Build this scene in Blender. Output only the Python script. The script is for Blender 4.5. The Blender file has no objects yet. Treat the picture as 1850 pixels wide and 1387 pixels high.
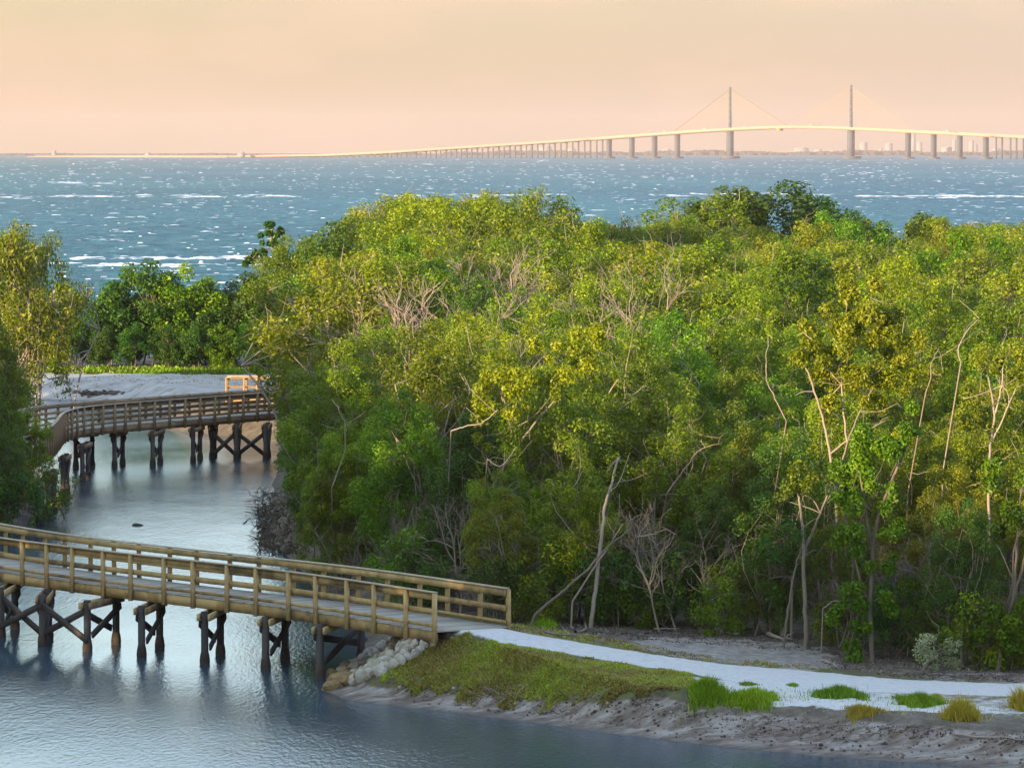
import bpy, math, random
import numpy as np
from mathutils import Vector
S = bpy.context.scene
R = math.radians
# ---------------- camera ----------------
FP, HZ, CX, CY, H = 8800.0, 272.0, 925.0, 693.5, 15.4
PITCH = math.atan((CY - HZ) / FP)
cam = bpy.data.cameras.new('camera'); co = bpy.data.objects.new('camera', cam)
S.collection.objects.link(co); S.camera = co
cam.sensor_width = 36; cam.lens = 36 * math.hypot(FP, CY - HZ) / 1850
cam.clip_start = 1; cam.clip_end = 90000
co.location = (0, 0, H); co.rotation_euler = (R(90) - PITCH, 0, 0)
S.render.resolution_x, S.render.resolution_y = 1024, 767
# ---------------- light ----------------
SUN_EL, SUN_AZ = R(6.2), R(134)          # azimuth measured to the left of the view direction
to_sun = Vector((-math.sin(SUN_AZ) * math.cos(SUN_EL), math.cos(SUN_AZ) * math.cos(SUN_EL), math.sin(SUN_EL)))
sl = bpy.data.lights.new('sun', 'SUN'); so = bpy.data.objects.new('sun', sl); S.collection.objects.link(so)
sl.energy = 5.0; sl.angle = R(0.6); sl.color = (1.0, 0.745, 0.45)
so.rotation_euler = to_sun.to_track_quat('Z', 'Y').to_euler()
so.location = (-60, -60, 60)
W = bpy.data.worlds.new('World'); S.world = W; W.use_nodes = True
nt = W.node_tree; nt.nodes.clear()
out = nt.nodes.new('ShaderNodeOutputWorld'); bg = nt.nodes.new('ShaderNodeBackground')
sky = nt.nodes.new('ShaderNodeTexSky'); sky.sky_type = 'NISHITA'; sky.sun_disc = False
sky.sun_elevation = SUN_EL
sky.sun_rotation = -SUN_AZ
sky.air_density = 1.0; sky.dust_density = 1.2; sky.ozone_density = 1.6
tc = nt.nodes.new('ShaderNodeTexCoord'); sx = nt.nodes.new('ShaderNodeSeparateXYZ')
nt.links.new(tc.outputs['Generated'], sx.inputs[0])
ramp = nt.nodes.new('ShaderNodeValToRGB')       # warm dusk band low over the horizon, cooler overhead
e = ramp.color_ramp.elements
e[0].position = 0.0; e[0].color = (0.315, 0.255, 0.20, 1)
e[1].position = 1.0; e[1].color = (0.42, 0.57, 0.80, 1)
for p, c in ((0.018, (0.325, 0.248, 0.187)), (0.036, (0.32, 0.265, 0.21)), (0.06, (0.63, 0.83, 0.97)), (0.14, (0.62, 0.90, 1.16)), (0.5, (0.48, 0.66, 0.93))):
    q = e.new(p); q.color = (*c, 1)
nt.links.new(sx.outputs['Z'], ramp.inputs[0])
# yellower towards the sun side, pinker to the right
mr = nt.nodes.new('ShaderNodeMapRange'); mr.inputs[1].default_value = -0.12; mr.inputs[2].default_value = 0.12
nt.links.new(sx.outputs['X'], mr.inputs[0])
tint = nt.nodes.new('ShaderNodeMix'); tint.data_type = 'RGBA'; tint.blend_type = 'MIX'
nt.links.new(mr.outputs[0], tint.inputs['Factor'])
tint.inputs['A'].default_value = (1.0, 1.0, 0.86, 1); tint.inputs['B'].default_value = (0.92, 0.93, 1.08, 1)
mul = nt.nodes.new('ShaderNodeMix'); mul.data_type = 'RGBA'; mul.blend_type = 'MULTIPLY'; mul.inputs['Factor'].default_value = 1
nt.links.new(ramp.outputs[0], mul.inputs['A']); nt.links.new(tint.outputs['Result'], mul.inputs['B'])
# faint clouds
mp = nt.nodes.new('ShaderNodeMapping'); mp.inputs['Scale'].default_value = (14, 14, 46)
nt.links.new(tc.outputs['Generated'], mp.inputs[0])
nz = nt.nodes.new('ShaderNodeTexNoise'); nz.inputs['Scale'].default_value = 1.6; nz.inputs['Detail'].default_value = 6
nt.links.new(mp.outputs[0], nz.inputs['Vector'])
cr = nt.nodes.new('ShaderNodeMapRange'); cr.inputs[1].default_value = 0.44; cr.inputs[2].default_value = 0.66; cr.inputs[4].default_value = 0.38
nt.links.new(nz.outputs[0], cr.inputs[0])
cl = nt.nodes.new('ShaderNodeMix'); cl.data_type = 'RGBA'
nt.links.new(cr.outputs[0], cl.inputs['Factor']); nt.links.new(mul.outputs['Result'], cl.inputs['A']); cl.inputs['B'].default_value = (0.48, 0.30, 0.24, 1)
sc = nt.nodes.new('ShaderNodeMix'); sc.data_type = 'RGBA'; sc.blend_type = 'MULTIPLY'; sc.inputs['Factor'].default_value = 1
nt.links.new(cl.outputs['Result'], sc.inputs['A']); sc.inputs['B'].default_value = (6.2, 6.2, 6.2, 1)
addm = nt.nodes.new('ShaderNodeMix'); addm.data_type = 'RGBA'; addm.blend_type = 'MIX'; addm.inputs['Factor'].default_value = 0.75
nt.links.new(sky.outputs[0], addm.inputs['A']); nt.links.new(sc.outputs['Result'], addm.inputs['B'])
nt.links.new(addm.outputs['Result'], bg.inputs[0]); bg.inputs[1].default_value = 0.12
nt.links.new(bg.outputs[0], out.inputs[0])
S.view_settings.view_transform = 'Standard'; S.view_settings.look = 'None'
S.view_settings.exposure = 1.65; S.view_settings.gamma = 1
S.render.engine = 'CYCLES'
S.cycles.max_bounces = 6; S.cycles.diffuse_bounces = 3; S.cycles.glossy_bounces = 3; S.cycles.transmission_bounces = 3
S.cycles.transparent_max_bounces = 8; S.cycles.volume_bounces = 0

# ---------------- helpers ----------------
rng = np.random.default_rng(7)
def ray(px, py):
    c, s = math.cos(PITCH), math.sin(PITCH)
    f = math.hypot(FP, CY - HZ)
    x, u = px - CX, CY - py
    return np.array([x, f * c + u * s, -f * s + u * c])
def P(px, py, z):                       # point at height z seen at photo pixel (px, py)
    d = ray(px, py); t = (z - H) / d[2]; return (d[0] * t, d[1] * t, z)
def Q(px, py, Y):                       # point at distance Y seen at photo pixel
    d = ray(px, py); t = Y / d[1]; return (d[0] * t, Y, H + d[2] * t)
def link(o, parent=None):
    S.collection.objects.link(o)
    if parent is not None: o.parent = parent
    return o
def tag(o, label=None, cat=None, group=None, kind=None):
    if label: o['label'] = label
    if cat: o['category'] = cat
    if group: o['group'] = group
    if kind: o['kind'] = kind
    return o
def thing(name, label, cat, loc=(0, 0, 0), rz=0, group=None, scale=1.0):
    o = bpy.data.objects.new(name, None); link(o); o.location = loc; o.rotation_euler = (0, 0, rz)
    o.scale = (scale,) * 3 if not isinstance(scale, tuple) else scale
    return tag(o, label, cat, group)
def np_mesh(name, V, F, mat, smooth=False, tone=None, corners=None):
    """V (n,3), F (m,k) index array (k = 3 or 4)"""
    V = np.asarray(V, dtype=np.float32); F = np.asarray(F, dtype=np.int32)
    me = bpy.data.meshes.new(name); n, m, k = len(V), len(F), F.shape[1]
    me.vertices.add(n); me.vertices.foreach_set('co', V.ravel())
    me.loops.add(m * k); me.loops.foreach_set('vertex_index', F.ravel())
    me.polygons.add(m); me.polygons.foreach_set('loop_start', np.arange(m, dtype=np.int32) * k)
    me.polygons.foreach_set('loop_total', np.full(m, k, dtype=np.int32))
    if smooth: me.polygons.foreach_set('use_smooth', np.ones(m, dtype=bool))
    if tone is not None:
        a = me.attributes.new('tone', 'FLOAT', 'POINT'); a.data.foreach_set('value', np.asarray(tone, dtype=np.float32))
    me.update(calc_edges=True); me.materials.append(mat)
    return me
class MB:
    def __init__(s): s.V = []; s.F = []; s.T = []; s.n = 0
    def add(s, V, F, tone=None):
        V = np.asarray(V, dtype=np.float32); F = np.asarray(F, dtype=np.int32)
        if F.shape[1] == 3: F = np.concatenate([F, F[:, 2:3]], 1)
        s.V.append(V); s.F.append(F + s.n); s.n += len(V)
        s.T.append(np.full(len(V), rng.random() if tone is None else tone) if np.isscalar(tone) or tone is None else tone)
    def box(s, c, ax, ay, az, sx, sy, sz, tone=None):
        c, ax, ay, az = map(np.asarray, (c, ax, ay, az))
        V = [c + ax * sx * i / 2 + ay * sy * j / 2 + az * sz * k / 2 for i in (-1, 1) for j in (-1, 1) for k in (-1, 1)]
        s.add(V, [[0, 1, 3, 2], [4, 6, 7, 5], [0, 4, 5, 1], [2, 3, 7, 6], [0, 2, 6, 4], [1, 5, 7, 3]], tone)
    def abox(s, c, sx, sy, sz, rz=0, tone=None):
        a = (math.cos(rz), math.sin(rz), 0); b = (-math.sin(rz), math.cos(rz), 0)
        s.box(c, a, b, (0, 0, 1), sx, sy, sz, tone)
    def bar(s, a, b, w, h, up=(0, 0, 1), tone=None):
        a = np.asarray(a, float); b = np.asarray(b, float); d = b - a; L = np.linalg.norm(d)
        if L < 1e-6: return
        d /= L; up = np.asarray(up, float); sd = np.cross(d, up); sd /= np.linalg.norm(sd) + 1e-9; u = np.cross(sd, d)
        s.box((a + b) / 2, d, sd, u, L, w, h, tone)
    def tube(s, pts, rad, n=5, tone=None):
        pts = np.asarray(pts, float); m = len(pts); rad = np.broadcast_to(np.asarray(rad, float), (m,))
        tg = np.gradient(pts, axis=0); tg /= np.linalg.norm(tg, axis=1, keepdims=True) + 1e-9
        ref = np.array([0.3, 0.9, 0.1]); a = np.cross(tg, ref); a /= np.linalg.norm(a, axis=1, keepdims=True) + 1e-9
        b = np.cross(tg, a); th = np.arange(n) / n * 2 * np.pi
        ring = a[:, None] * np.cos(th)[None, :, None] + b[:, None] * np.sin(th)[None, :, None]
        V = (pts[:, None] + ring * rad[:, None, None]).reshape(-1, 3)
        i, j = np.meshgrid(np.arange(m - 1), np.arange(n), indexing='ij'); i = i.ravel(); j = j.ravel(); k = (j + 1) % n
        F = np.stack([i * n + j, i * n + k, (i + 1) * n + k, (i + 1) * n + j], 1)
        s.add(V, F, tone)
        if n == 4 or n >= 6:
            c = np.stack([(m - 1) * n + np.zeros(n - 2, int), (m - 1) * n + np.arange(1, n - 1), (m - 1) * n + np.arange(2, n)], 1)
            s.F.append(np.concatenate([c, c[:, 2:3]], 1).astype(np.int32) + s.n - len(V))
    def mesh(s, name, mat, smooth=False):
        V = np.concatenate(s.V); F = np.concatenate(s.F); T = np.concatenate(s.T)
        tri = F[:, 2] == F[:, 3]
        if tri.all(): return np_mesh(name, V, F[:, :3], mat, smooth, T)
        if tri.any():
            me = bpy.data.meshes.new(name)
            me.from_pydata(V.tolist(), [], [f[:3].tolist() if t else f.tolist() for f, t in zip(F, tri)])
            a = me.attributes.new('tone', 'FLOAT', 'POINT'); a.data.foreach_set('value', T.astype(np.float32))
            if smooth: me.polygons.foreach_set('use_smooth', np.ones(len(me.polygons), dtype=bool))
            me.materials.append(mat); me.update(); return me
        return np_mesh(name, V, F, mat, smooth, T)
    def build(s, name, mat, parent=None, smooth=False):
        return link(bpy.data.objects.new(name, s.mesh(name, mat, smooth)), parent)

# ---------------- materials ----------------
def new_mat(name):
    m = bpy.data.materials.new(name); m.use_nodes = True; n = m.node_tree; n.nodes.clear()
    o = n.nodes.new('ShaderNodeOutputMaterial'); return m, n, o
def N(n, t, **kw):
    x = n.nodes.new('ShaderNode' + t)
    for k, v in kw.items():
        if hasattr(x, k): setattr(x, k, v)
        else: x.inputs[k].default_value = v
    return x
def rampn(n, src, stops):
    r = n.nodes.new('ShaderNodeValToRGB'); e = r.color_ramp.elements
    e[0].position = stops[0][0]; e[0].color = (*stops[0][1], 1); e[1].position = stops[-1][0]; e[1].color = (*stops[-1][1], 1)
    for p, c in stops[1:-1]: q = e.new(p); q.color = (*c, 1)
    n.links.new(src, r.inputs[0]); return r.outputs[0]
def mixc(n, f, a, b, mode='MIX'):
    m = n.nodes.new('ShaderNodeMix'); m.data_type = 'RGBA'; m.blend_type = mode
    for i, v in (('Factor', f), ('A', a), ('B', b)):
        if isinstance(v, bpy.types.NodeSocket): n.links.new(v, m.inputs[i])
        elif i == 'Factor': m.inputs[i].default_value = v
        else: m.inputs[i].default_value = (*v, 1)
    return m.outputs['Result']
def mth(n, op, a, b=None, clamp=False):
    m = n.nodes.new('ShaderNodeMath'); m.operation = op; m.use_clamp = clamp
    for i, v in ((0, a), (1, b)):
        if v is None: continue
        if isinstance(v, bpy.types.NodeSocket): n.links.new(v, m.inputs[i])
        else: m.inputs[i].default_value = v
    return m.outputs[0]
def noise(n, scale, detail=4, vec=None, rough=0.55):
    x = N(n, 'TexNoise'); x.inputs['Scale'].default_value = scale; x.inputs['Detail'].default_value = detail; x.inputs['Roughness'].default_value = rough
    if vec is not None: n.links.new(vec, x.inputs['Vector'])
    return x.outputs[0]
def coords(n, scale=(1, 1, 1), kind='Object'):
    t = N(n, 'TexCoord'); m = N(n, 'Mapping'); m.inputs['Scale'].default_value = scale
    n.links.new(t.outputs[kind], m.inputs[0]); return m.outputs[0]
def attr(n, name):
    a = N(n, 'Attribute'); a.attribute_name = name; return a.outputs['Fac']
def leaf_mat(name, stops, transl=0.35, hue=0.10, gloss=0.45):
    m, n, o = new_mat(name)
    c = rampn(n, attr(n, 'tone'), stops)
    oi = N(n, 'ObjectInfo')
    hs = N(n, 'HueSaturation'); n.links.new(c, hs.inputs['Color'])
    n.links.new(mth(n, 'ADD', mth(n, 'MULTIPLY', oi.outputs['Random'], hue), 0.5 - hue * .6), hs.inputs['Hue'])
    r2 = mth(n, 'FRACT', mth(n, 'MULTIPLY', oi.outputs['Random'], 7.31))
    n.links.new(mth(n, 'ADD', mth(n, 'MULTIPLY', r2, 0.7), 0.85), hs.inputs['Value'])
    hs.inputs['Saturation'].default_value = 1.14
    b = N(n, 'BsdfPrincipled'); n.links.new(hs.outputs[0], b.inputs['Base Color']); b.inputs['Roughness'].default_value = gloss
    b.inputs['Specular IOR Level'].default_value = 0.35
    t = N(n, 'BsdfTranslucent'); n.links.new(mixc(n, 1.0, hs.outputs[0], (1.25, 1.25, 0.6), 'MULTIPLY'), t.inputs[0])
    mx = N(n, 'MixShader'); mx.inputs[0].default_value = transl
    n.links.new(b.outputs[0], mx.inputs[1]); n.links.new(t.outputs[0], mx.inputs[2]); n.links.new(mx.outputs[0], o.inputs[0])
    return m
def rough_mat(name, stops, scale=3, stretch=(1, 1, 1), rough=0.85, bump=0.3, bscale=20, use_tone=0.5, kind='Object'):
    m, n, o = new_mat(name)
    v = coords(n, stretch, kind)
    f = noise(n, scale, 6, v)
    if use_tone: f = mth(n, 'ADD', mth(n, 'MULTIPLY', f, 1 - use_tone), mth(n, 'MULTIPLY', attr(n, 'tone'), use_tone))
    c = rampn(n, f, stops)
    b = N(n, 'BsdfPrincipled'); n.links.new(c, b.inputs['Base Color']); b.inputs['Roughness'].default_value = rough
    if bump:
        bp = N(n, 'Bump'); bp.inputs['Strength'].default_value = bump; bp.inputs['Distance'].default_value = 0.05
        n.links.new(noise(n, bscale, 5, v), bp.inputs['Height']); n.links.new(bp.outputs[0], b.inputs['Normal'])
    n.links.new(b.outputs[0], o.inputs[0]); return m
M = {}
M['leaf_olive'] = leaf_mat('olive leaves', [(0, (.055, .080, .010)), (.5, (.115, .155, .017)), (.85, (.185, .225, .03)), (1, (.27, .275, .06))], hue=.05)
M['leaf_green'] = leaf_mat('green leaves', [(0, (.034, .068, .010)), (.5, (.078, .138, .015)), (1, (.17, .24, .03))], hue=.06)
M['leaf_dark'] = leaf_mat('dark leaves', [(0, (.014, .040, .010)), (.6, (.036, .085, .014)), (1, (.09, .14, .02))], hue=0.04)
M['leaf_gold'] = leaf_mat('golden leaves', [(0, (.08, .105, .012)), (.5, (.132, .162, .018)), (1, (.23, .24, .05))], hue=0.03)
M['leaf_silver'] = leaf_mat('silver leaves', [(0, (.14, .17, .10)), (1, (.36, .38, .26))], hue=0.02)
M['bark_pale'] = rough_mat('pale bark', [(.2, (.12, .095, .07)), (.8, (.30, .25, .19))], 4, (1, 1, .3))
M['bark_dark'] = rough_mat('dark bark', [(.2, (.05, .04, .03)), (.8, (.16, .125, .085))], 4, (1, 1, .3))
M['deadwood'] = rough_mat('bleached dead wood', [(.2, (.16, .12, .095)), (.8, (.35, .28, .23))], 5, (1, 1, .4))
M['lumber'] = rough_mat('treated lumber', [(.30, (.14, .10, .05)), (.46, (.31, .205, .070)), (.64, (.47, .33, .14))], 2.6, (1, 1, 1), .85, .4, 30, .35)
M['lumber_old'] = rough_mat('weathered lumber', [(.15, (.13, .075, .03)), (.5, (.23, .14, .06)), (.85, (.36, .24, .12))], 2.2, (1, 1, 1), .85, .25, 30, .45)
M['cap'] = rough_mat('weathered rail cap', [(.2, (.26, .20, .12)), (.8, (.46, .38, .26))], 2.5, use_tone=.3)
M['deck'] = rough_mat('grey deck boards', [(.2, (.22, .20, .155)), (.8, (.42, .395, .32))], 3, use_tone=.6)
M['pile'] = rough_mat('creosoted pile', [(.2, (.012, .011, .010)), (.8, (.05, .042, .034))], 5, (1, 1, .4), .7)
M['growth'] = rough_mat('barnacle growth', [(.2, (.018, .013, .010)), (.8, (.07, .05, .035))], 18, rough=.9, bump=.8)
M['rock'] = rough_mat('limestone', [(.2, (.32, .29, .22)), (.5, (.50, .47, .39)), (.8, (.66, .62, .53))], 3, rough=.9, bump=.9, bscale=9, use_tone=.4)
M['rock_stain'] = rough_mat('stained limestone', [(.2, (.16, .10, .035)), (.8, (.42, .30, .14))], 6, rough=.9, bump=1, bscale=12, use_tone=.3)
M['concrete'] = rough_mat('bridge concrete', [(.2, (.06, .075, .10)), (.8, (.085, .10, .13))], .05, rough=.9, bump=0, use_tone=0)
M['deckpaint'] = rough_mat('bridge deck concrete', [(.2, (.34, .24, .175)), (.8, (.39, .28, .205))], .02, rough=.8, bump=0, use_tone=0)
M['cable'] = rough_mat('cable sheath', [(.2, (.30, .22, .09)), (.8, (.34, .25, .10))], .1, bump=0, use_tone=0)
M['cable_dark'] = rough_mat('cable sheath with painted shade', [(.2, (.16, .12, .07)), (.8, (.2, .15, .08))], .1, bump=0, use_tone=0)  # darker copy of the cable colour, shade painted in for the outer stays
M['bldg'] = rough_mat('pale render', [(.2, (.22, .21, .21)), (.8, (.28, .27, .27))], .02, bump=0, use_tone=0)
M['bldg_dark'] = rough_mat('grey facade', [(.2, (.16, .17, .19)), (.8, (.24, .25, .27))], .02, bump=0, use_tone=0)
M['foam'] = rough_mat('sea foam', [(.2, (.70, .74, .76)), (.8, (.88, .90, .90))], 1.0, rough=.6, bump=0, use_tone=.3)
M['grass'] = leaf_mat('bright grass', [(0, (.07, .075, .02)), (.3, (.09, .16, .015)), (.7, (.16, .28, .022)), (1, (.32, .38, .08))], .3, .02)
M['grass_dry'] = leaf_mat('bank herbs', [(0, (.11, .085, .035)), (.35, (.26, .20, .08)), (.6, (.22, .24, .06)), (1, (.30, .42, .05))], .25, .02)
M['weed'] = leaf_mat('yellowed weed', [(0, (.16, .14, .03)), (1, (.34, .28, .07))], .3, .02)
M['farwood'] = rough_mat('distant woods', [(.2, (.030, .040, .045)), (.8, (.05, .06, .06))], .02, bump=0, use_tone=0)
M['litter'] = rough_mat('wrack and litter', [(.1, (.03, .022, .018)), (.6, (.12, .085, .06)), (.95, (.34, .28, .22))], 8, use_tone=.8)

# ---------------- terrain ----------------
wl = [(2300, 1440), (1850, 1395), (1700, 1381), (1500, 1366), (1300, 1349), (1150, 1331), (1000, 1311), (850, 1290), (700, 1274), (620, 1262),
      (588, 1247), (600, 1225), (640, 1190), (655, 1150), (640, 1115), (595, 1080), (558, 1050), (535, 1022), (512, 1003), (468, 980), (472, 950),
      (483, 920), (492, 880), (500, 830), (500, 803), (440, 792), (330, 782), (288, 774), (296, 742), (200, 725), (60, 722), (-400, 722)]
LR = [P(a, b, 0)[:2] for a, b in wl] + [(-150, 303), (-150, 336), (-60, 338), (-20, 340), (10, 365), (60, 385), (150, 385), (150, 70)]
LL = [(-160, -80), (-20, -80), (-22, 20), (-30, 80), (-32, 120), (-28, 155), (-24, 178), (-21, 192), (-19.8, 200), (-20.6, 208), (-25, 218), (-32, 226), (-60, 232), (-160, 232)]
def sdist(X, Y, poly):
    d = np.full(X.shape, 1e9); ins = np.zeros(X.shape, bool); n = len(poly)
    for i in range(n):
        x0, y0 = poly[i]; x1, y1 = poly[(i + 1) % n]; ex, ey = x1 - x0, y1 - y0
        t = np.clip(((X - x0) * ex + (Y - y0) * ey) / (ex * ex + ey * ey + 1e-12), 0, 1)
        d = np.minimum(d, (X - x0 - t * ex) ** 2 + (Y - y0 - t * ey) ** 2)
        c = (y0 > Y) != (y1 > Y)
        if abs(ey) > 1e-9: ins ^= c & (X < ex * (Y - y0) / ey + x0)
    d = np.sqrt(d); return np.where(ins, d, -d)
pu = [(800, 1138, 1.84), (900, 1135, 1.83), (1003, 1152, 1.45), (1157, 1178, 1.15), (1311, 1199, .92), (1465, 1212, .76), (1619, 1226, .66), (1850, 1234, .6), (2150, 1238, .6)]
plo = [(2150, 1262, .58), (1850, 1258, .58), (1619, 1252, .63), (1465, 1244, .72), (1311, 1229, .86), (1210, 1210, 1.0), (1157, 1205, 1.05), (1003, 1178, 1.35), (900, 1163, 1.62), (815, 1150, 1.82)]
PATH = [P(*p)[:2] for p in pu + plo]
PATH0 = PATH
SAND = [P(*p)[:2] for p in [(1190, 1215, 1.1), (1465, 1240, .7), (1850, 1250, .6), (2150, 1250, .6), (2150, 1300, .5), (1850, 1296, .5), (1568, 1292, .5), (1362, 1288, .5), (1290, 1262, .7), (1215, 1235, .95)]]
CLEAR = [P(*p)[:2] for p in [(1170, 1150, .95), (1300, 1152, .9), (1480, 1165, .8), (1530, 1205, .7), (1465, 1212, .78), (1311, 1199, .97), (1130, 1172, 1.2)]]
BEACH = [P(*p)[:2] for p in [(-300, 668, 1.2), (200, 668, 1.2), (520, 676, 1.2), (560, 700, 1.), (430, 715, .8), (200, 719, .3), (-300, 719, .3)]]
cps = [P(*p) for p in pu + plo] + [P(1150, 1140, .95), P(1400, 1150, .85), P(1650, 1200, .65), P(1800, 1215, .6)] + \
      [(-3, 142, 1.5), (-2, 150, 1.1), (5, 165, 1.), (-5, 200, 1.), (20, 200, 1.), (-12, 270, 1.3), (-18, 285, 1.1), (30, 300, 1.), (0, 340, 1.2), (-40, 325, 1.3), (-100, 320, 1.3), (40, 140, .7),
       (60, 100, .7), (-30, 200, 1.), (-40, 150, 1.1), (-60, 60, 1.2), (-100, 100, 1.2), (120, 300, 1.), (-2.2, 137.0, 1.75), (-3.2, 139, 1.5)]
cp = np.array(cps); CN = len(cp)
_r = np.hypot(cp[:, None, 0] - cp[None, :, 0], cp[:, None, 1] - cp[None, :, 1])
_A = np.zeros((CN + 1, CN + 1)); _A[:CN, :CN] = -_r + np.eye(CN) * -.3; _A[:CN, CN] = 1; _A[CN, :CN] = 1
_w = np.linalg.solve(_A, np.append(cp[:, 2], 0))
def wob(X, Y, s, seed=0):
    r = np.random.default_rng(seed); o = np.zeros(np.shape(X))
    for k in range(10):
        a = r.uniform(0, 6.28); f = s * r.uniform(.6, 2.4); o = o + np.sin((X * math.cos(a) + Y * math.sin(a)) * f + r.uniform(0, 6.28)) / 10 ** .5
    return o * .7
def height(X, Y):
    X = np.asarray(X, float); Y = np.asarray(Y, float)
    t = np.full(X.shape, _w[CN])
    for i in range(CN): t = t - _w[i] * np.hypot(X - cp[i, 0], Y - cp[i, 1])
    t = np.clip(t, .4, 1.84)
    sd = np.maximum(sdist(X, Y, LR), sdist(X, Y, LL))
    sd = sd + .14 * wob(X, Y, 1.7, 3)
    px = X / np.maximum(Y, 1) * FP + CX
    right = np.clip((px - 1150) / 180, 0, 1) * (Y < 160)
    slope = np.interp(sd, [-6, -1, 0, .8, 1.3, 3.4, 10], [-1.6, -.4, 0, .18, .60, 2.1, 3])
    mud = np.interp(sd, [-6, -1, 0, 1.5, 1.9, 3, 10], [-1.6, -.4, 0, .22, .5, .8, 2])
    prof = slope * (1 - right) + mud * right
    h = np.minimum(prof, t)
    land = np.clip(sd * 1.5, 0, 1)
    pd = sdist(X, Y, PATH0)
    h = h + land * .035 * wob(X, Y, 3.1, 5) * np.clip(.3 - pd, 0.15, 1) + land * .03 * wob(X, Y, 9, 6) * np.clip(-pd, 0, 1)
    mudz = land * np.clip((.75 - h) * 3, 0, 1) * (Y < 150)
    h = h + mudz * (.016 * wob(X, Y, 4.0, 21) + .018 * wob(X, Y, 10, 22))
    return h
def gp(px, py):                        # where the sight line through a photo pixel meets the ground
    d = ray(px, py); d = d / d[1]; Y = np.arange(100, 380, .15)
    z = H + d[2] * Y; g = height(d[0] * Y, Y); g = np.maximum(g, -.02); i = np.argmax(z <= g)
    return (d[0] * Y[i], Y[i], float(g[i]))
def gz(x, y): return float(height(np.array([x]), np.array([y]))[0])
pg = lambda L: [gp(p[0], p[1])[:2] for p in L]
SANDP = [(1190, 1215), (1465, 1240), (1850, 1250), (2150, 1250), (2150, 1296), (1850, 1290), (1568, 1286), (1362, 1280), (1290, 1262), (1215, 1235)]
CLEARP = [(1170, 1150), (1300, 1152), (1480, 1165), (1530, 1205), (1465, 1212), (1311, 1199), (1130, 1172)]
BEACH = pg([(-300, 668), (200, 668), (520, 672), (560, 690), (560, 745), (300, 740), (200, 722), (-300, 720)])
_P, _S, _C = pg([(770, 1142)] + pu[1:] + plo[:-1] + [(790, 1152)]), pg(SANDP), pg(CLEARP)
xs = np.unique(np.concatenate([np.arange(-160, -30, 5), np.arange(-30, -8, .7), np.arange(-8, 18, .16), np.arange(18, 26, .6), np.arange(26, 152, 4)]))
ys = np.unique(np.concatenate([np.arange(-80, 116, 7), np.arange(116, 145, .16), np.arange(145, 160, .4), np.arange(160, 350, 1.2), np.arange(350, 400, 5)]))
GX, GY = np.meshgrid(xs, ys); GZ = height(GX, GY)
PATH, SAND, CLEAR = _P, _S, _C
nyy, nxx = GX.shape
I, J = np.meshgrid(np.arange(nyy - 1), np.arange(nxx - 1), indexing='ij'); I = I.ravel(); J = J.ravel()
GF = np.stack([I * nxx + J, I * nxx + J + 1, (I + 1) * nxx + J + 1, (I + 1) * nxx + J], 1)
m, n, o = new_mat('ground')
v = coords(n)
def jit(a, amp, s): return mth(n, 'ADD', attr(n, a), mth(n, 'MULTIPLY', mth(n, 'SUBTRACT', noise(n, s, 6, v), .5), amp))
dirt = rampn(n, noise(n, 1.2, 8, v, .7), [(.3, (.045, .034, .022)), (.5, (.10, .08, .055)), (.75, (.22, .19, .15))])
mudc = rampn(n, noise(n, 1.3, 9, coords(n, (.7, 1.8, 1)), .66), [(.30, (.045, .032, .024)), (.46, (.14, .11, .085)), (.64, (.30, .275, .24))])
grs = rampn(n, noise(n, 1.5, 7, v, .7), [(.3, (.05, .045, .02)), (.55, (.10, .095, .03)), (.75, (.08, .12, .025))])
pth = rampn(n, noise(n, 5, 9, v, .7), [(.25, (.27, .26, .235)), (.42, (.47, .47, .445)), (.8, (.60, .60, .57))])
clr = rampn(n, noise(n, 2.2, 9, v, .75), [(.3, (.10, .08, .06)), (.5, (.22, .20, .17)), (.7, (.36, .34, .31))])
bch = rampn(n, noise(n, .9, 9, coords(n, (.35, 1.6, 1)), .75), [(.3, (.15, .12, .10)), (.48, (.36, .34, .31)), (.7, (.54, .53, .51))])
def step(x): return mth(n, 'MULTIPLY', x, 6, True)
c = mixc(n, step(jit('grassy', 1.6, 1.3)), dirt, grs)
c = mixc(n, step(jit('clear', 1.4, 1.6)), c, clr)
c = mixc(n, step(jit('beach', 1.6, .6)), c, bch)
c = mixc(n, step(jit('shoulder', .9, 2.2)), c, pth)
c = mixc(n, step(jit('mud', .5, 3)), c, mudc)
c = mixc(n, step(jit('path', .55, 3)), c, pth)
wet = mth(n, 'MULTIPLY', mth(n, 'SUBTRACT', .10, attr(n, 'hgt')), 8, True)
c = mixc(n, mth(n, 'MULTIPLY', wet, .75), c, (.045, .036, .026))
b = N(n, 'BsdfPrincipled'); n.links.new(c, b.inputs['Base Color']); b.inputs['Roughness'].default_value = .92
bp = N(n, 'Bump'); bp.inputs['Strength'].default_value = .7; bp.inputs['Distance'].default_value = .06
n.links.new(noise(n, 7, 9, v, .7), bp.inputs['Height']); n.links.new(bp.outputs[0], b.inputs['Normal']); n.links.new(b.outputs[0], o.inputs[0])
M['ground'] = m
gm = np_mesh('ground', np.stack([GX, GY, GZ], -1).reshape(-1, 3), GF, m, True)
def put(name, A):
    a = gm.attributes.new(name, 'FLOAT', 'POINT'); a.data.foreach_set('value', np.clip(A, -5, 5).astype(np.float32).ravel())
pxg = GX / np.maximum(GY, 1) * FP + CX
sdl = sdist(GX, GY, LR)
near = (GY < 150) & (GX > -8)
put('path', sdist(GX, GY, PATH)); put('shoulder', sdist(GX, GY, SAND)); put('clear', sdist(GX, GY, CLEAR) * .8); put('beach', sdist(GX, GY, BEACH))
put('hgt', GZ)
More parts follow.
